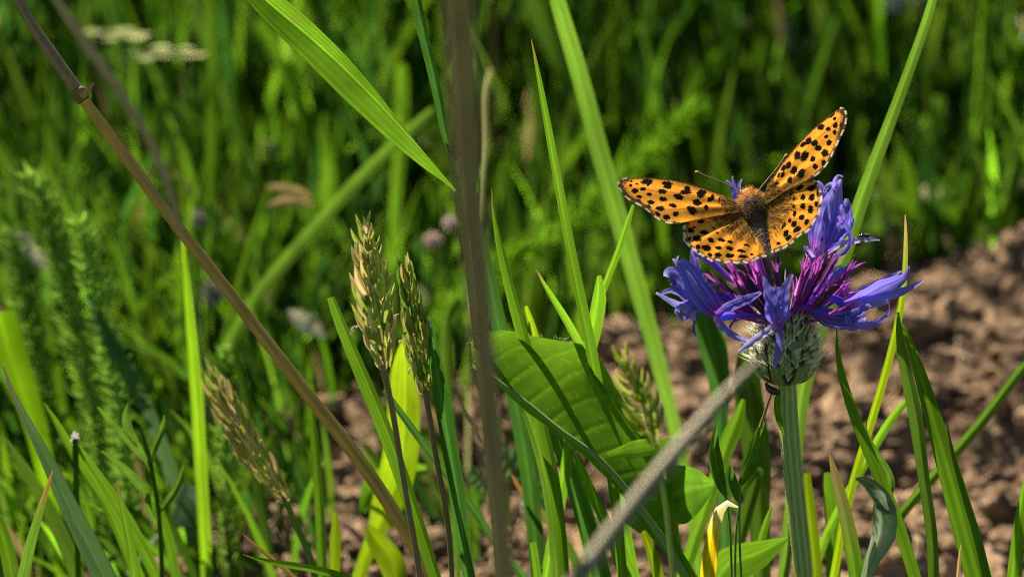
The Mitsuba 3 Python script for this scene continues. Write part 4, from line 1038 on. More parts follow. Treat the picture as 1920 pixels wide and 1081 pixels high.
# B front left
floret([(1455, 596, 4), (1430, 594, 7), (1395, 592, 10), (1350, 594, 12)], (5, 5, 6, 8), [
    ([(1427, 548, 14), (1405, 560, 14), (1372, 574, 13), (1346, 592, 12)], [5, 18, 20, 14], dict(face=20, tone=-0.05)),
    ([(1405, 640, 14), (1380, 630, 14), (1358, 614, 13), (1342, 590, 12)], [4, 13, 15, 10], dict(face=-20, tone=0.12)),
], seed=2)
# C front centre: a cup facing the lens
floret([(1466, 590, 5), (1464, 602, 8), (1461, 606, 10), (1459, 606, 12)], (5, 6, 7, 9), [
    ([(1431, 518, 13), (1438, 540, 13.5), (1446, 565, 14), (1455, 590, 14), (1459, 607, 12.5)], [4, 17, 25, 27, 10], dict(face=-16, tone=0.12, cup=0.2)),
    ([(1486, 514, 13), (1476, 533, 13.5), (1468, 560, 14), (1463, 590, 14), (1460, 607, 12.5)], [5, 16, 24, 27, 10], dict(face=16, tone=0.15, cup=0.2)),
    ([(1457, 538, 12), (1457, 556, 12.8), (1458, 580, 13.6), (1460, 607, 12.6)], [20, 42, 48, 14], dict(face=0, tone=0.08, cup=0.45)),
    ([(1450, 688, 12), (1458, 662, 13.5), (1461, 635, 14), (1460, 606, 12.5)], [5, 13, 13, 8], dict(face=15, tone=0.0)),
    ([(1386, 659, 17), (1405, 645, 17.5), (1430, 627, 16.5), (1458, 607, 13)], [5, 14, 13, 8], dict(face=-10, tone=0.55)),
], seed=3)
# D right, reaching farthest
floret([(1480, 586, 1), (1510, 566, 0), (1545, 557, 0), (1582, 570, 0)], (5, 5, 6, 9), [
    ([(1703, 498, -1), (1694, 518, 0), (1660, 534, 1), (1620, 556, 1), (1580, 572, 0)], [4, 24, 42, 40, 16], dict(face=-30, tone=0.0, cup=0.5)),
    ([(1733, 524, 0), (1708, 540, 1), (1672, 555, 2), (1630, 565, 2), (1585, 574, 1)], [3, 15, 22, 22, 14], dict(face=35, tone=0.15)),
    ([(1690, 508, -3), (1660, 528, -2), (1620, 550, -1), (1582, 568, 0)], [6, 22, 28, 14], dict(face=50, tone=-0.2)),
    ([(1668, 566, 3), (1640, 572, 3), (1610, 574, 2), (1582, 574, 1)], [5, 15, 18, 10], dict(face=30, tone=0.65)),
], seed=4)
# E right below
floret([(1478, 592, 3), (1500, 577, 5), (1525, 580, 6), (1550, 592, 6.5)], (5, 6, 9, 13), [
    ([(1632, 572, 6), (1608, 588, 7), (1580, 600, 8), (1540, 590, 7), (1512, 576, 5)], [6, 24, 32, 30, 10], dict(face=25, tone=-0.2, cup=0.5)),
    ([(1624, 598, 5), (1595, 604, 6), (1560, 598, 6), (1520, 580, 5)], [8, 26, 30, 10], dict(face=-25, tone=-0.05)),
    ([(1662, 560, 8), (1666, 585, 8.5), (1650, 603, 9), (1615, 612, 9), (1588, 602, 8)], [3, 6, 14, 16, 10], dict(face=30, tone=0.05)),
    ([(1608, 616, 9), (1592, 610, 9), (1585, 600, 8), (1570, 592, 7)], [8, 16, 16, 8], dict(face=0, tone=0.2)),
], seed=5)
# F right behind
floret([(1484, 588, -2), (1505, 570, -3), (1525, 552, -4), (1545, 536, -5)], (5, 5, 7, 9), [
    ([(1594, 499, -6), (1575, 514, -5.5), (1556, 530, -5), (1538, 542, -5)], [4, 18, 24, 12], dict(face=20, tone=0.0)),
    ([(1578, 497, -7), (1565, 510, -7), (1552, 525, -6), (1540, 538, -5)], [8, 22, 22, 10], dict(face=-30, tone=0.55)),
], seed=6)
# G top right, upright bell with a side lobe for the fly
floret([(1484, 582, -5), (1500, 545, -7), (1515, 510, -8), (1530, 472, -9)], (5, 8, 11, 13), [
    ([(1577, 336, -13), (1570, 352, -13), (1558, 395, -11), (1545, 440, -9), (1531, 474, -9)], [5, 32, 52, 46, 16], dict(face=-10, tone=0.14, cup=0.4)),
    ([(1588, 372, -14), (1588, 395, -14), (1575, 430, -12), (1555, 460, -10), (1532, 474, -9)], [8, 34, 46, 32, 10], dict(face=25, tone=-0.02, cup=0.4)),
    ([(1530, 340, -14), (1536, 360, -14), (1533, 400, -13), (1528, 440, -11), (1527, 472, -10)], [10, 38, 46, 38, 12], dict(face=-20, tone=0.0)),
    ([(1552, 378, -10), (1552, 400, -9.5), (1546, 440, -9), (1536, 472, -9)], [3, 18, 24, 12], dict(face=30, tone=0.2)),
    ([(1580, 332, -12), (1572, 330, -12), (1566, 342, -12.5), (1566, 360, -13)], [3, 8, 12, 10], dict(tone=0.2)),
    ([(1545, 361, -10), (1550, 351, -10.5), (1560, 346, -11.5), (1566, 354, -12)], [4, 8, 9, 8], dict(tone=0.35)),
    ([(1650, 450, -8), (1625, 450, -8), (1590, 456, -8), (1555, 470, -9), (1532, 482, -9)], [3, 13, 15, 18, 12], dict(face=40, tone=0.45)),
    ([(1600, 408, -12), (1594, 425, -12), (1578, 446, -11), (1552, 472, -10)], [4, 12, 12, 8], dict(face=10, tone=0.3)),
    ([(1560, 478, -5), (1585, 470, -5), (1595, 446, -6), (1582, 418, -8), (1572, 405, -10)], [6, 9, 9, 9, 6], dict(tone=-0.05)),
    ([(1512, 462, -7), (1518, 478, -7), (1524, 490, -8), (1510, 520, -7)], [6, 16, 18, 12], dict(tone=0.8)),
    ([(1545, 452, -8), (1540, 465, -8), (1532, 485, -8.5), (1518, 512, -8)], [6, 16, 20, 12], dict(tone=0.85)),
    ([(1528, 505, -4), (1524, 490, -4.5), (1514, 475, -5), (1508, 460, -6)], [3, 5, 5, 4], dict(tone=-0.5)),
], pale=0.65, seed=7)
# H behind the head, I behind the left hindwing
floret([(1440, 570, -6), (1425, 500, -10), (1408, 440, -12), (1396, 392, -13)], (5, 5, 7, 12), [
    ([(1361, 338, -13), (1370, 348, -13), (1380, 366, -12.5), (1393, 395, -13)], [3, 12, 18, 16], dict(face=-20, tone=-0.05)),
    ([(1374, 330, -14), (1376, 345, -14), (1384, 366, -14), (1394, 395, -13)], [3, 8, 18, 14], dict(face=0, tone=0.1)),
    ([(1391, 336, -13), (1386, 348, -12.5), (1388, 366, -12), (1396, 395, -12.5)], [4, 10, 22, 16], dict(face=20, tone=0.15)),
    ([(1400, 362, -12), (1398, 375, -12), (1396, 395, -12.5)], [4, 16, 14], dict(tone=0.3)),
], seed=8)
floret([(1440, 585, -3), (1400, 550, -6), (1350, 505, -9), (1310, 470, -10)], (4, 5, 6, 8), [
    ([(1281, 448, -9), (1290, 455, -9), (1306, 466, -10)], [3, 9, 8], dict(tone=0.2)),
    ([(1300, 462, -8), (1302, 475, -8), (1312, 482, -9)], [4, 12, 8], dict(tone=0.0)),
], seed=9)
# thin dark styles curling under on the left
for pts in ([(1440, 590, 9), (1405, 596, 11), (1375, 603, 12), (1368, 616, 12)], [(1445, 600, 10), (1420, 604, 12), (1410, 600, 12)]):
    m = tube(spline(np.array([P(x, y, 0.55 - z * mm) for x, y, z in pts]), 20), 0.22 * mm, sides=7, color=VIO * 0.6)
    add('style', m[:2], 'gloss_material', color=m[2], parent=fl)

# ------------------------------------------------------------------ the butterfly
bf = thing('butterfly', 'orange butterfly with black spots and white wing fringes, wings spread on the blue flower', 'butterfly')
dF, dH = math.radians(24.2), math.radians(19.9)


def wing_axes(side, dih):
    return BA, side * math.cos(dih) * BR + math.sin(dih) * BN


def to_wing(p, side, dih):
    """Photo pixel to wing coordinates (mm ahead, mm outward) on the wing's plane."""
    a, o = wing_axes(side, dih)
    nr = np.cross(a, o)
    r = FWD + (p[0] - 960.0) / FPX * RIGHT + (540.5 - p[1]) / FPX * UP
    q = CAM + r * (np.dot(BC - CAM, nr) / np.dot(r, nr)) - BC
    return np.array([np.dot(q, a), np.dot(q, o)]) / mm


Z1 = lambda p: (1140 + p[0] / 3.487, 190 + p[1] / 3.487)
Z2 = lambda p: (1140 + p[0] / 5.404, 300 + p[1] / 5.404)
Z3 = lambda p: (1360 + p[0] / 3.4885, 190 + p[1] / 3.4885)
FWL = [(870, 692), (820, 655), (760, 625), (700, 598), (600, 568), (500, 540), (400, 517), (300, 505), (200, 500), (120, 503), (85, 515), (70, 538), (75, 568), (95, 600), (130, 635), (180, 662), (225, 690), (260, 720), (300, 755), (350, 785), (400, 800), (460, 804), (510, 796), (570, 782), (650, 768), (760, 748), (870, 722)]
HWL = [(872, 716), (760, 738), (640, 756), (560, 772), (515, 802), (498, 832), (498, 862), (508, 900), (528, 938), (548, 962), (580, 985), (612, 1002), (650, 1026), (684, 1050), (715, 1036), (758, 1056), (800, 1044), (836, 1062), (880, 1048), (915, 1058), (962, 1034), (1000, 1018), (1030, 1012), (1010, 960), (970, 900), (930, 830), (890, 770)]
FWR = [(1018, 655), (1030, 600), (1060, 540), (1100, 470), (1140, 410), (1190, 350), (1240, 290), (1300, 225), (1350, 175), (1400, 135), (1450, 92), (1490, 60), (1518, 46), (1543, 52), (1557, 78), (1559, 112), (1550, 160), (1530, 210), (1510, 255), (1490, 310), (1470, 355), (1445, 400), (1410, 445), (1370, 482), (1320, 512), (1262, 540), (1190, 575), (1110, 618), (1050, 655), (1020, 685)]
HWR = [(1026, 690), (1060, 655), (1110, 625), (1200, 572), (1280, 538), (1345, 524), (1374, 548), (1390, 600), (1396, 650), (1386, 700), (1371, 745), (1346, 790), (1322, 832), (1290, 858), (1250, 880), (1216, 912), (1190, 930), (1160, 958), (1130, 968), (1094, 978), (1075, 985), (1066, 940), (1058, 880), (1045, 800), (1035, 740)]
SFL = [(Z2, *s) for s in [(392, 225, 52, 30, 0), (405, 248, 16, 22, 0), (596, 248, 52, 22, 10), (600, 278, 40, 26, 0), (785, 338, 52, 26, 0), (800, 300, 30, 22, 20), (935, 358, 36, 44, 10), (965, 338, 30, 18, 0), (1035, 410, 30, 22, -20), (1058, 385, 18, 26, 0), (1125, 422, 12, 28, 5), (548, 332, 42, 24, 5), (715, 388, 50, 25, 15), (900, 443, 44, 30, 10), (990, 497, 22, 28, 0), (845, 522, 50, 32, 36),
        (350, 302, 28, 17, 10), (415, 355, 24, 14, 5), (270, 318, 30, 22, 0), (552, 405, 36, 20, 8), (655, 473, 38, 22, 12), (683, 560, 30, 22, 5), (430, 430, 37, 20, 10), (525, 503, 40, 26, 5), (590, 588, 34, 22, 10), (318, 375, 28, 14, 10), (228, 262, 16, 15, 0), (290, 245, 14, 9, 0), (405, 480, 28, 20, 25), (500, 555, 28, 18, 30), (310, 412, 26, 14, 30), (235, 215, 12, 10, 0)]]
SHL = [(Z2, *s) for s in [(838, 722, 30, 26, 20), (870, 692, 14, 10, 0), (940, 632, 34, 20, -15), (975, 740, 36, 22, 10), (902, 800, 40, 32, 25), (1042, 820, 34, 20, 20), (995, 893, 46, 28, 12), (910, 888, 22, 22, 30), (1068, 692, 16, 9, 30), (1106, 748, 14, 10, 20), (1150, 813, 36, 18, 22), (1235, 838, 28, 13, 15), (1118, 898, 32, 18, 12), (1228, 902, 38, 18, 10), (1350, 930, 36, 17, 10), (1112, 970, 36, 20, 12), (1236, 972, 44, 22, 5), (1365, 985, 42, 16, 3), (1030, 965, 24, 16, 40), (825, 800, 12, 20, 20)]] + \
      [(Z1, *s) for s in [(870, 985, 24, 9, 8), (880, 1022, 28, 9, 0), (940, 1003, 12, 7, 0), (905, 945, 18, 7, 15)]]
SFR = [(Z3, *s) for s in [(478, 360, 20, 28, 10), (525, 365, 19, 29, 30), (420, 425, 17, 24, 20), (388, 442, 16, 20, 30), (455, 457, 19, 26, 30), (505, 478, 19, 33, 28), (430, 520, 14, 22, 0), (382, 485, 13, 18, 30), (355, 490, 9, 18, 20), (340, 540, 20, 8, 0), (548, 265, 20, 28, 30), (515, 285, 24, 12, -45), (590, 278, 22, 19, -10), (613, 310, 19, 17, 0), (580, 382, 17, 19, 20), (595, 432, 15, 18, 15), (657, 343, 22, 24, 40), (648, 408, 13, 17, 0), (683, 273, 17, 18, 20), (665, 235, 10, 12, 20), (718, 207, 11, 14, 20), (678, 186, 14, 13, 0), (722, 160, 12, 20, 15), (630, 172, 22, 18, 0), (765, 165, 14, 26, 0), (718, 115, 9, 12, 0), (700, 92, 22, 9, -40)]]
SHR = [(Z3, *s) for s in [(568, 570, 28, 18, -20), (490, 568, 26, 14, -35), (510, 630, 15, 18, 20), (568, 632, 18, 23, 15), (432, 610, 10, 24, 10), (452, 640, 7, 13, 0), (512, 690, 15, 19, 10), (560, 710, 17, 25, 10), (450, 688, 8, 10, 0), (455, 735, 12, 20, 10), (505, 762, 16, 19, 20), (425, 782, 10, 14, 20), (452, 803, 18, 20, 40), (537, 792, 14, 20, 25), (472, 842, 26, 18, -40), (400, 866, 15, 22, 30), (415, 897, 22, 14, -40), (352, 934, 14, 9, -10), (600, 674, 10, 18, 0), (606, 605, 8, 20, 0), (384, 815, 10, 20, 20)]]


def make_wing(name, outline, spots, side, dih, bright, hair_r, costa, outer, label_spots):
    """costa, outer: ranges of outline indices that are the dark leading edge and the fringed outer margin."""
    poly = np.array([to_wing(Z1(p), side, dih) for p in outline])
    closed_ = np.vstack([poly, poly[:1]])
    # resample the outline
    dense, kind = [], []
    for i in range(len(poly)):
        m_ = 6
        for j in range(m_):
            dense.append(closed_[i] + (closed_[i + 1] - closed_[i]) * j / m_)
            kind.append(1 if costa[0] <= i < costa[1] else 2 if outer[0] <= i < outer[1] else 0)
    dense, kind = np.array(dense), np.array(kind)
    sm = dense.copy()
    for _ in range(2):
        sm = 0.5 * sm + 0.25 * (np.roll(sm, 1, 0) + np.roll(sm, -1, 0))
    dense = sm
    pg = shapely.Polygon(dense).buffer(0)
    x0, y0, x1, y1 = pg.bounds
    g = 0.28
    X, Y = np.meshgrid(np.arange(x0, x1, g), np.arange(y0, y1, g))
    pts = np.stack([X.ravel(), Y.ravel()], -1) + np.random.default_rng(1).uniform(-0.05, 0.05, (X.size, 2))
    inside = shapely.contains_xy(pg.buffer(-0.12), pts[:, 0], pts[:, 1])
    pts = np.vstack([dense, pts[inside]])
    tri = Delaunay(pts).simplices
    cen = pts[tri].mean(1)
    tri = tri[shapely.contains_xy(pg.buffer(0.02), cen[:, 0], cen[:, 1])]
    a, o = wing_axes(side, dih)
    nr = unit(np.cross(o, a)) * side
    nr = nr if np.dot(nr, BN) > 0 else -nr

    def lift(q):
        ang = np.arctan2(q[:, 0], q[:, 1] + 2)
        r = np.hypot(q[:, 0], q[:, 1])
        return 0.10 * np.cos(ang * 26) * np.clip(r / 8, 0, 1) + 0.35 * np.sin(np.clip(r / 24, 0, 1) * math.pi)
    off = 0.05 if bright == 'fore' else -0.12
    V = BC + (pts[:, :1] * a + pts[:, 1:] * o + (lift(pts) + off)[:, None] * nr) * mm
    # spots as ellipses in wing coordinates
    E = []
    for f, x, y, rx, ry, ang in spots:
        c0 = to_wing(f((x, y)), side, dih)
        ca, sa = math.cos(math.radians(ang)), math.sin(math.radians(ang))
        u = 1.14 * (to_wing(f((x + rx * ca, y + rx * sa)), side, dih) - c0)
        v = 1.14 * (to_wing(f((x - ry * sa, y + ry * ca)), side, dih) - c0)
        E.append((c0, np.linalg.inv(np.stack([u, v], 1))))
    segs = [(dense[i], dense[(i + 1) % len(dense)], kind[i]) for i in range(0, len(dense))]
    # coarser segments for the border test
    border = [(poly[i], closed_[i + 1], 1 if costa[0] <= i < costa[1] else 2) for i in range(len(poly)) if costa[0] <= i < costa[1] or outer[0] <= i < outer[1]]

    def tex(p, n, uv):
        s, t = uv.x, uv.y
        nz = mikit.noise(s * 2.2, t * 2.2, 3.0)
        fine = mikit.noise(s * 9.0, t * 9.0, 7.0)
        black = mi.Float(0)
        wob = (mikit.noise(s * 3.4, t * 3.4, 1.0) - 0.5) * 0.34 + (fine - 0.5) * 0.22
        for c0, M in E:
            dx, dy = s - float(c0[0]), t - float(c0[1])
            r = dr.sqrt(dr.square(float(M[0, 0]) * dx + float(M[0, 1]) * dy) + dr.square(float(M[1, 0]) * dx + float(M[1, 1]) * dy))
            black = dr.maximum(black, 1 - mikit.smoothstep(0.80, 1.16, r + wob * 1.3))
        dc, do = mi.Float(9), mi.Float(9)
        for p0, p1, kd in border:
            ex, ey = float(p1[0] - p0[0]), float(p1[1] - p0[1])
            h = dr.clip(((s - float(p0[0])) * ex + (t - float(p0[1])) * ey) / (ex * ex + ey * ey + 1e-9), 0, 1)
            dd = dr.sqrt(dr.square(s - float(p0[0]) - h * ex) + dr.square(t - float(p0[1]) - h * ey))
            if kd == 1:
                dc = dr.minimum(dc, dd)
            else:
                do = dr.minimum(do, dd)
        r = dr.sqrt(s * s + t * t)
        ang = dr.atan2(s, t + 2.0)
        col = mikit.mix(mi.Color3f(0.80, 0.33, 0.030), mi.Color3f(0.86, 0.42, 0.065), nz)
        col = col * (0.92 + 0.16 * fine)
        veins = dr.exp(-dr.square(dr.sin(ang * 13.0) / 0.16)) * mikit.smoothstep(3.0, 8.0, r)
        col = mikit.mix(col, mi.Color3f(0.42, 0.12, 0.012), veins * 0.55)
        # olive-brown hairy base
        streak = mikit.noise(ang * 34.0, r * 1.6, 5.0)
        base = 1 - mikit.smoothstep(hair_r * 0.66, hair_r * 1.05, r + (streak - 0.5) * 3.4 + (nz - 0.5) * 1.5)
        if bright == 'fore':
            rear = mikit.smoothstep(0.2, -0.9, s - 0.05 * t)
            base = dr.maximum(base, rear * (1 - mikit.smoothstep(11.0, 15.0, t)) * 0.85)
        hc = mikit.mix(mi.Color3f(0.045, 0.028, 0.012), mi.Color3f(0.20, 0.112, 0.032), mikit.smoothstep(0.3, 0.8, 0.55 * streak + 0.45 * fine))
        hc = mikit.mix(hc, mi.Color3f(0.03, 0.022, 0.016), 1 - mikit.smoothstep(1.0, 3.4, r))
        col = mikit.mix(col, hc, base * 0.93)
        col = mikit.mix(col, mi.Color3f(0.012, 0.009, 0.008), black)
        edge = (1 - mikit.smoothstep(0.28, 0.62, do + (nz - 0.5) * 0.5)) * 0.85
        lead = 1 - mikit.smoothstep(0.20, 0.48, dc + (fine - 0.5) * 0.2)
        apex = (1 - mikit.smoothstep(0.6, 1.35, do + (fine - 0.5) * 0.9)) * mikit.smoothstep(18.5, 21.5, t) if bright == 'fore' else mi.Float(0)
        col = mikit.mix(col, mikit.mix(mi.Color3f(0.030, 0.019, 0.013), mi.Color3f(0.10, 0.06, 0.03), fine), dr.maximum(dr.maximum(edge, apex), lead * 0.95))
        return col

    mat = numbered(f'{name}_pattern') if side > 0 else f'{name}_pattern_left'
    scene[mat] = {'type': 'principledthin', 'base_color': mikit.proc(tex, eps=1e-5), 'diff_trans': 0.55, 'roughness': 0.55, 'eta': 1.3}
    key = add(name, (V, tri), mat, uv=pts, parent=bf)
    # scalloped fringe of fine white and brown scales along the outer margin
    rg = np.random.default_rng(5)
    roots, dirs, cols, lens = [], [], [], []
    cpt = pts.mean(0)
    N = len(dense)
    for i in range(N):
        if kind[i] != 2:
            continue
        p0, p1 = dense[i], dense[(i + 1) % N]
        e = p1 - p0
        out = np.array([e[1], -e[0]])
        out = out / (np.linalg.norm(out) + 1e-9)
        if shapely.contains_xy(pg, *(0.5 * (p0 + p1) + out * 0.1)):
            out = -out
        for j in range(int(10 + 40 * np.linalg.norm(e))):
            q = p0 + e * rg.random()
            roots.append(q - out * 0.15)
            w_ = unit(out + rg.normal(0, 0.25, 2))
            dirs.append(w_)
            patch = math.sin(i * 6.283 / 9.0)
            white = patch > (-0.6 if bright == 'hind' else -0.2)
            cols.append(np.array([0.80, 0.75, 0.68]) * rg.uniform(0.75, 1.08) if white else np.array([0.13, 0.09, 0.06]))
            lens.append(rg.uniform(0.34, 0.66) * (1.05 if bright == 'hind' else 0.8))
    roots, dirs = np.array(roots), np.array(dirs)
    R3 = BC + (roots[:, :1] * a + roots[:, 1:] * o + (lift(roots) + off + 0.03)[:, None] * nr) * mm
    D3 = dirs[:, :1] * a + dirs[:, 1:] * o + rg.normal(0, 0.12, (len(dirs), 1)) * nr
    hh = hairs(R3, D3, np.array(lens) * mm, 0.045 * mm, np.array(cols), seg=2)
    add('fringe', hh[:2], 'hair_material', color=hh[2], smooth=False, parent=key, label='white and brown fringe of the wing margin')
    # raised hairs over the olive base
    k_ = 520
    rr = hair_r * np.sqrt(rg.uniform(0.02, 0.9, k_))
    lo_ = pts[rg.integers(0, len(pts), 6000)]
    lo_ = lo_[np.hypot(lo_[:, 0], lo_[:, 1]) < hair_r * 0.92][:k_]
    if len(lo_):
        R3 = BC + (lo_[:, :1] * a + lo_[:, 1:] * o + (lift(lo_) + off + 0.04)[:, None] * nr) * mm
        d2 = unit(lo_ + 1e-6) + rg.normal(0, 0.25, lo_.shape)
        D3 = d2[:, :1] * a + d2[:, 1:] * o + rg.uniform(0.1, 0.5, (len(lo_), 1)) * nr
        hh = hairs(R3, D3, rg.uniform(0.6, 1.5, len(lo_)) * mm, 0.035 * mm, np.array([0.24, 0.15, 0.055]) * rg.uniform(0.5, 1.5, (len(lo_), 1)), seg=2)
        add('basal_hair', hh[:2], 'hair_material', color=hh[2], smooth=False, parent=key, kind='stuff')


make_wing('hindwing', HWL, SHL, -1, dH, 'hind', 9.6, (0, 3), (4, 22), 0)
make_wing('hindwing', HWR, SHR, 1, dH, 'hind', 9.4, (0, 3), (5, 20), 0)
make_wing('forewing', FWL, SFL, -1, dF, 'fore', 6.6, (0, 9), (9, 21), 0)
make_wing('forewing', FWR, SFR, 1, dF, 'fore', 6.6, (0, 12), (12, 24), 0)

# body: one continuous surface from the abdomen tip to the head
ss = np.array([-11.6, -11.3, -10.4, -9, -7, -5, -3.6, -2.4, -1.0, 0.6, 1.9, 2.7, 3.3, 3.9, 4.6, 5.1, 5.4])
rr = np.array([0.12, 0.6, 1.05, 1.35, 1.5, 1.4, 1.35, 1.8, 2.35, 2.5, 2.25, 1.75, 1.35, 1.45, 1.3, 0.8, 0.1])
sv = np.linspace(ss[0], ss[-1], 120)
rv = PchipInterpolator(ss, rr)(sv)
rv = rv * (1 + 0.03 * np.sin(np.clip(-3.6 - sv, 0, 9) * 5.5))
av = np.arange(40) * 2 * np.pi / 40
S_, A_ = np.meshgrid(sv, av, indexing='ij')
Rr = np.repeat(rv[:, None], 40, 1)
drop = np.interp(sv, [-11.6, -4, 0, 5.4], [-1.6, -0.7, -0.6, -1.0])[:, None]
V = BC + (S_[..., None] * BA + (Rr * np.cos(A_))[..., None] * BR + (Rr * 0.92 * np.sin(A_) + drop)[..., None] * BN) * mm
ringc = 0.5 + 0.5 * np.cos(np.clip(-3.6 - S_, 0, 9) * 5.5)
C = np.where((S_ > 1.6)[..., None], np.array([0.34, 0.17, 0.05]), np.array([0.085, 0.070, 0.055]))
C = np.where((S_ < -3.6)[..., None], np.array([0.055, 0.050, 0.046]) + ringc[..., None] ** 6 * 0.03, C)
C = C + (np.clip((-8.8 - S_) / 2.0, 0, 1) * 0.22)[..., None] * np.array([1.0, 0.85, 0.7])
F = grid_faces(120, 40, wrap=True)
add('body', (V.reshape(-1, 3), F), 'solid_material', color=C.reshape(-1, 3), parent=bf)
rng = np.random.default_rng(9)
k = 5200
s = rng.uniform(-11.3, 4.6, k)
s = np.where(rng.random(k) < 0.55, rng.uniform(-2.8, 3.4, k), s)
a = rng.uniform(-0.5, math.pi + 0.5, k)
r_ = PchipInterpolator(ss, rr)(s)
d_ = np.interp(s, [-11.6, -4, 0, 5.4], [-1.6, -0.7, -0.6, -1.0])
o = np.cos(a)[:, None] * BR + np.sin(a)[:, None] * BN
R3 = BC + (s[:, None] * BA + r_[:, None] * (np.cos(a)[:, None] * BR + 0.92 * np.sin(a)[:, None] * BN) + d_[:, None] * BN) * mm
D3 = o - BA * np.interp(s, [-11, 0, 1.2, 4], [1.0, 0.8, 0.15, -0.5])[:, None] + rng.normal(0, 0.28, (k, 3))
fc = np.where((s > 1.3 + rng.normal(0, 0.35, k))[:, None], np.array([0.50, 0.26, 0.075]), np.array([0.22, 0.165, 0.10]))
fc = np.where((s < -8.3)[:, None], np.array([0.42, 0.36, 0.30]), fc)
fc = np.where(((s < -3.6) & (np.abs(a - 1.57) > 0.62))[:, None], np.array([0.36, 0.28, 0.18]), fc) * rng.uniform(0.6, 1.4, (k, 1))
ln = np.interp(s, [-11, -4, -2, 1, 4], [0.9, 0.85, 1.1, 1.25, 0.9]) * rng.uniform(0.6, 1.2, k)
hh = hairs(R3, D3, ln * mm, 0.032 * mm, fc, seg=3)
add('fur', hh[:2], 'hair_material', color=hh[2], smooth=False, parent=bf, kind='stuff')
head = lambda s_, r_, n_: BC + (s_ * BA + r_ * BR + n_ * BN) * mm
for sd in (-1, 1):
    v, f = blob(head(4.5, sd * 1.05, -0.8), np.array([0.62, 0.85, 0.8]) * mm, axes=np.stack([BR, BA, BN]), sub=3)
    add('eye', (v, f), 'gloss_material', color=np.tile([0.05, 0.03, 0.02], (len(v), 1)), parent=bf)
for pts in ([(1404, 372, -1.5), (1384, 358, -3), (1362, 345, -4), (1335, 334, -5), (1303, 322, -6)], [(1414, 372, -1.5), (1428, 350, -2.5), (1448, 326, -3.5), (1464, 306, -4), (1477, 289, -4.5)]):
    c = spline(np.array([P(x, y, 0.5505 - z * mm) for x, y, z in pts]), 60)
    c[0] = head(5.0, -0.4 if pts[0][0] < 1410 else 0.4, -0.4)
    v = np.linspace(0, 1, 60)
    rad = np.interp(v, [0, 0.80, 0.88, 0.94, 0.98, 1], [0.14, 0.12, 0.24, 0.40, 0.36, 0.12]) * mm
    m = tube(c[:53], rad[:53], sides=9, color=lambda a_, v_: (np.array([0.17, 0.12, 0.08]) * (0.7 + 0.5 * (np.sin(v_ * 150) > 0))[..., None]))
    key = add('antenna', m[:2], 'solid_material', color=m[2], parent=bf)
    m = tube(c[52:], rad[52:], sides=12, color=lambda a_, v_: np.array([0.05, 0.03, 0.02]) * (1 - v_[..., None]) + np.array([0.40, 0.17, 0.08]) * v_[..., None])
    add('club', m[:2], 'solid_material', color=m[2], parent=key)
for sd, s0 in ((-1, 1.5), (1, 1.5), (-1, -1.0), (1, -1.0)):
    c = spline(np.array([head(s0, sd * 1.4, -2.2), head(s0 + 0.8, sd * 3.0, -3.2), head(s0 + 0.3, sd * 3.4, -5.6), head(s0 + 0.9, sd * 3.2, -7.6)]), 24)
    m = tube(c, np.linspace(0.26, 0.12, 24) * mm, sides=8, color=(0.26, 0.15, 0.07))
    add('leg', m[:2], 'solid_material', color=m[2], parent=bf)

# the tiny fly on the side petal
fy = thing('fly', 'tiny shiny black fly sitting on the pale blue petal right of the butterfly', 'fly')
fc_ = P(1618, 441.5, 0.55 + 7.2 * mm)
v, f = blob(fc_, np.array([0.55, 0.42, 0.40]) * mm, axes=np.stack([RIGHT, FWD, UP]), sub=3, rough=0.15, seed=2)
add('thorax', (v, f), 'gloss_material', color=np.tile([0.015, 0.015, 0.018], (len(v), 1)), parent=fy)
v, f = blob(fc_ - 0.62 * mm * RIGHT - 0.12 * mm * UP, np.array([0.34, 0.34, 0.32]) * mm, sub=3)
add('head', (v, f), 'gloss_material', color=np.tile([0.02, 0.018, 0.018], (len(v), 1)), parent=fy)
v, f = blob(fc_ + 0.72 * mm * RIGHT - 0.12 * mm * UP, np.array([0.62, 0.36, 0.34]) * mm, sub=3, rough=0.1)
add('abdomen', (v, f), 'gloss_material', color=np.tile([0.012, 0.012, 0.016], (len(v), 1)), parent=fy)
for sd in (-1, 1):
    c = spline(np.array([fc_ + 0.2 * mm * UP, fc_ + 0.55 * mm * RIGHT + 0.38 * mm * UP + sd * 0.3 * mm * FWD, fc_ + 1.25 * mm * RIGHT + 0.28 * mm * UP + sd * 0.42 * mm * FWD]), 10)
    m = ribbon(c, np.array([0.1, 0.25, 0.36, 0.44, 0.48, 0.48, 0.44, 0.36, 0.24, 0.04]) * mm, normal=UP, across=5, color=(0.30, 0.30, 0.32))
    add('wing', m[:2], 'petal_material', color=m[2], parent=fy)
    for j in range(3):
        b0 = fc_ + (j - 1) * 0.3 * mm * RIGHT - 0.2 * mm * UP
        c = spline(np.array([b0, b0 + (j - 1) * 0.35 * mm * RIGHT - sd * 0.45 * mm * FWD + 0.05 * mm * UP, b0 + (j - 1) * 0.6 * mm * RIGHT - sd * 0.6 * mm * FWD - 0.45 * mm * UP]), 8)
        m = tube(c, 0.05 * mm, sides=6, color=(0.02, 0.02, 0.02))
        add('leg', m[:2], 'solid_material', color=m[2], parent=fy)

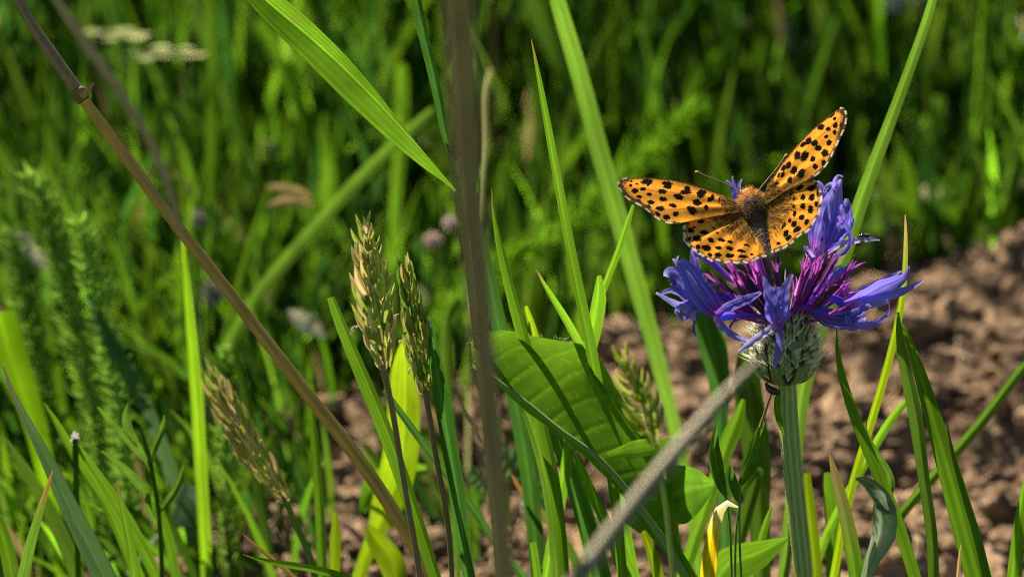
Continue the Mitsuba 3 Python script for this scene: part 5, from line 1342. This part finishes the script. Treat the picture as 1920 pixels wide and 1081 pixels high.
# ------------------------------------------------------------------ dry stems
bs = thing('dry_stalk', 'sharp brown dry stalk with a knotted joint crossing the left half diagonally', 'dry stalk')
stalk('internode', [(20, -45), (35, 0), (70, 62), (110, 120), (146, 172)], (21, 22, 24), np.array([0.27, 0.185, 0.105]), d=(0.552, 0.552), root=False, parent=bs, streak=0.4)
stalk('internode', [(152, 180), (190, 232), (240, 300), (310, 395), (400, 510), (500, 640), (600, 768), (690, 885), (762, 998)], (20, 23, 22, 22, 24, 26, 26), np.array([0.46, 0.28, 0.085]), d=(0.552, 0.585), parent=bs, streak=0.4, n=90, base_end=np.array([0.52, 0.33, 0.10]))
w, _ = to_world([(142, 165), (148, 175), (153, 182), (158, 189)], (0.552, 0.552))
m = tube(spline(w, 14), along([11, 15.5, 15.5, 10.5], 14) * 0.552 / FPX, sides=16, color=DRY * 0.7, ridges=7, depth=0.07)
add('joint', m[:2], 'solid_material', color=m[2], parent=bs)
m = ribbon(spline(P(0, 0, 0) + np.array([P(176, 155, 0.549) - P(0, 0, 0), P(166, 168, 0.549) - P(0, 0, 0), P(154, 182, 0.550) - P(0, 0, 0)]), 8), np.array([0.2, 1, 1.6, 2, 2.2, 2.2, 2, 1.5]) * 5e-4, color=STRAW, across=5, cup=0.4)
add('bud_scale', m[:2], 'solid_material', color=m[2], parent=bs)

t = stalk('dry_stalk', [(855, -60), (864, 60), (872, 200), (880, 340), (893, 480), (905, 620), (918, 780), (935, 950), (948, 1100)], (52, 52, 50, 46, 42, 40, 38), np.array([0.26, 0.18, 0.12]), d=(0.345, 0.40), streak=0.7, n=80, sides=14,
          label='thick blurred grey-brown upright stalk in front, left of centre', cat='dry stalk')
t = stalk('dry_stalk', [(1425, 672), (1392, 706), (1350, 752), (1290, 822), (1220, 905), (1150, 995), (1080, 1090)], (6, 20, 28, 33, 35, 37), np.array([0.17, 0.162, 0.12]), d=(0.392, 0.375), streak=0.4, n=70, sides=14,
          label='blurred pale grey stalk slanting in front from below the flower to the bottom edge', cat='dry stalk')

# things of one kind carry the same group
GROUPS = {'grass_shoot': 'single grass blades rising from the meadow', 'seed_head': 'grass seed heads on thin stalks', 'feathery_leaf': 'feathery leaves standing among the grass',
          'flower_bud': 'pale blurred buds in the background', 'clover_flower': 'small blurred blooms in the background', 'oat_spikelet': 'green oat spikelets beside the flower stem',
          'dry_stalk': 'dry stalks crossing the view', 'dark_leaf': 'soft-focus leaves behind the flower', 'rosette_leaf': 'low leaves on the bare earth', 'yellow_leaf': 'yellow and yellow-green leaves',
          'dry_ear': 'pale grass ears lying level', 'dry_leaf': 'dry brown leaf scraps', 'pale_leaf': 'pale leaf scraps'}
for key_, note_ in labels.items():
    stem_ = key_[:-4] if key_[-3:].isdigit() else key_
    if stem_ in GROUPS and 'category' in note_:
        note_['group'] = GROUPS[stem_]
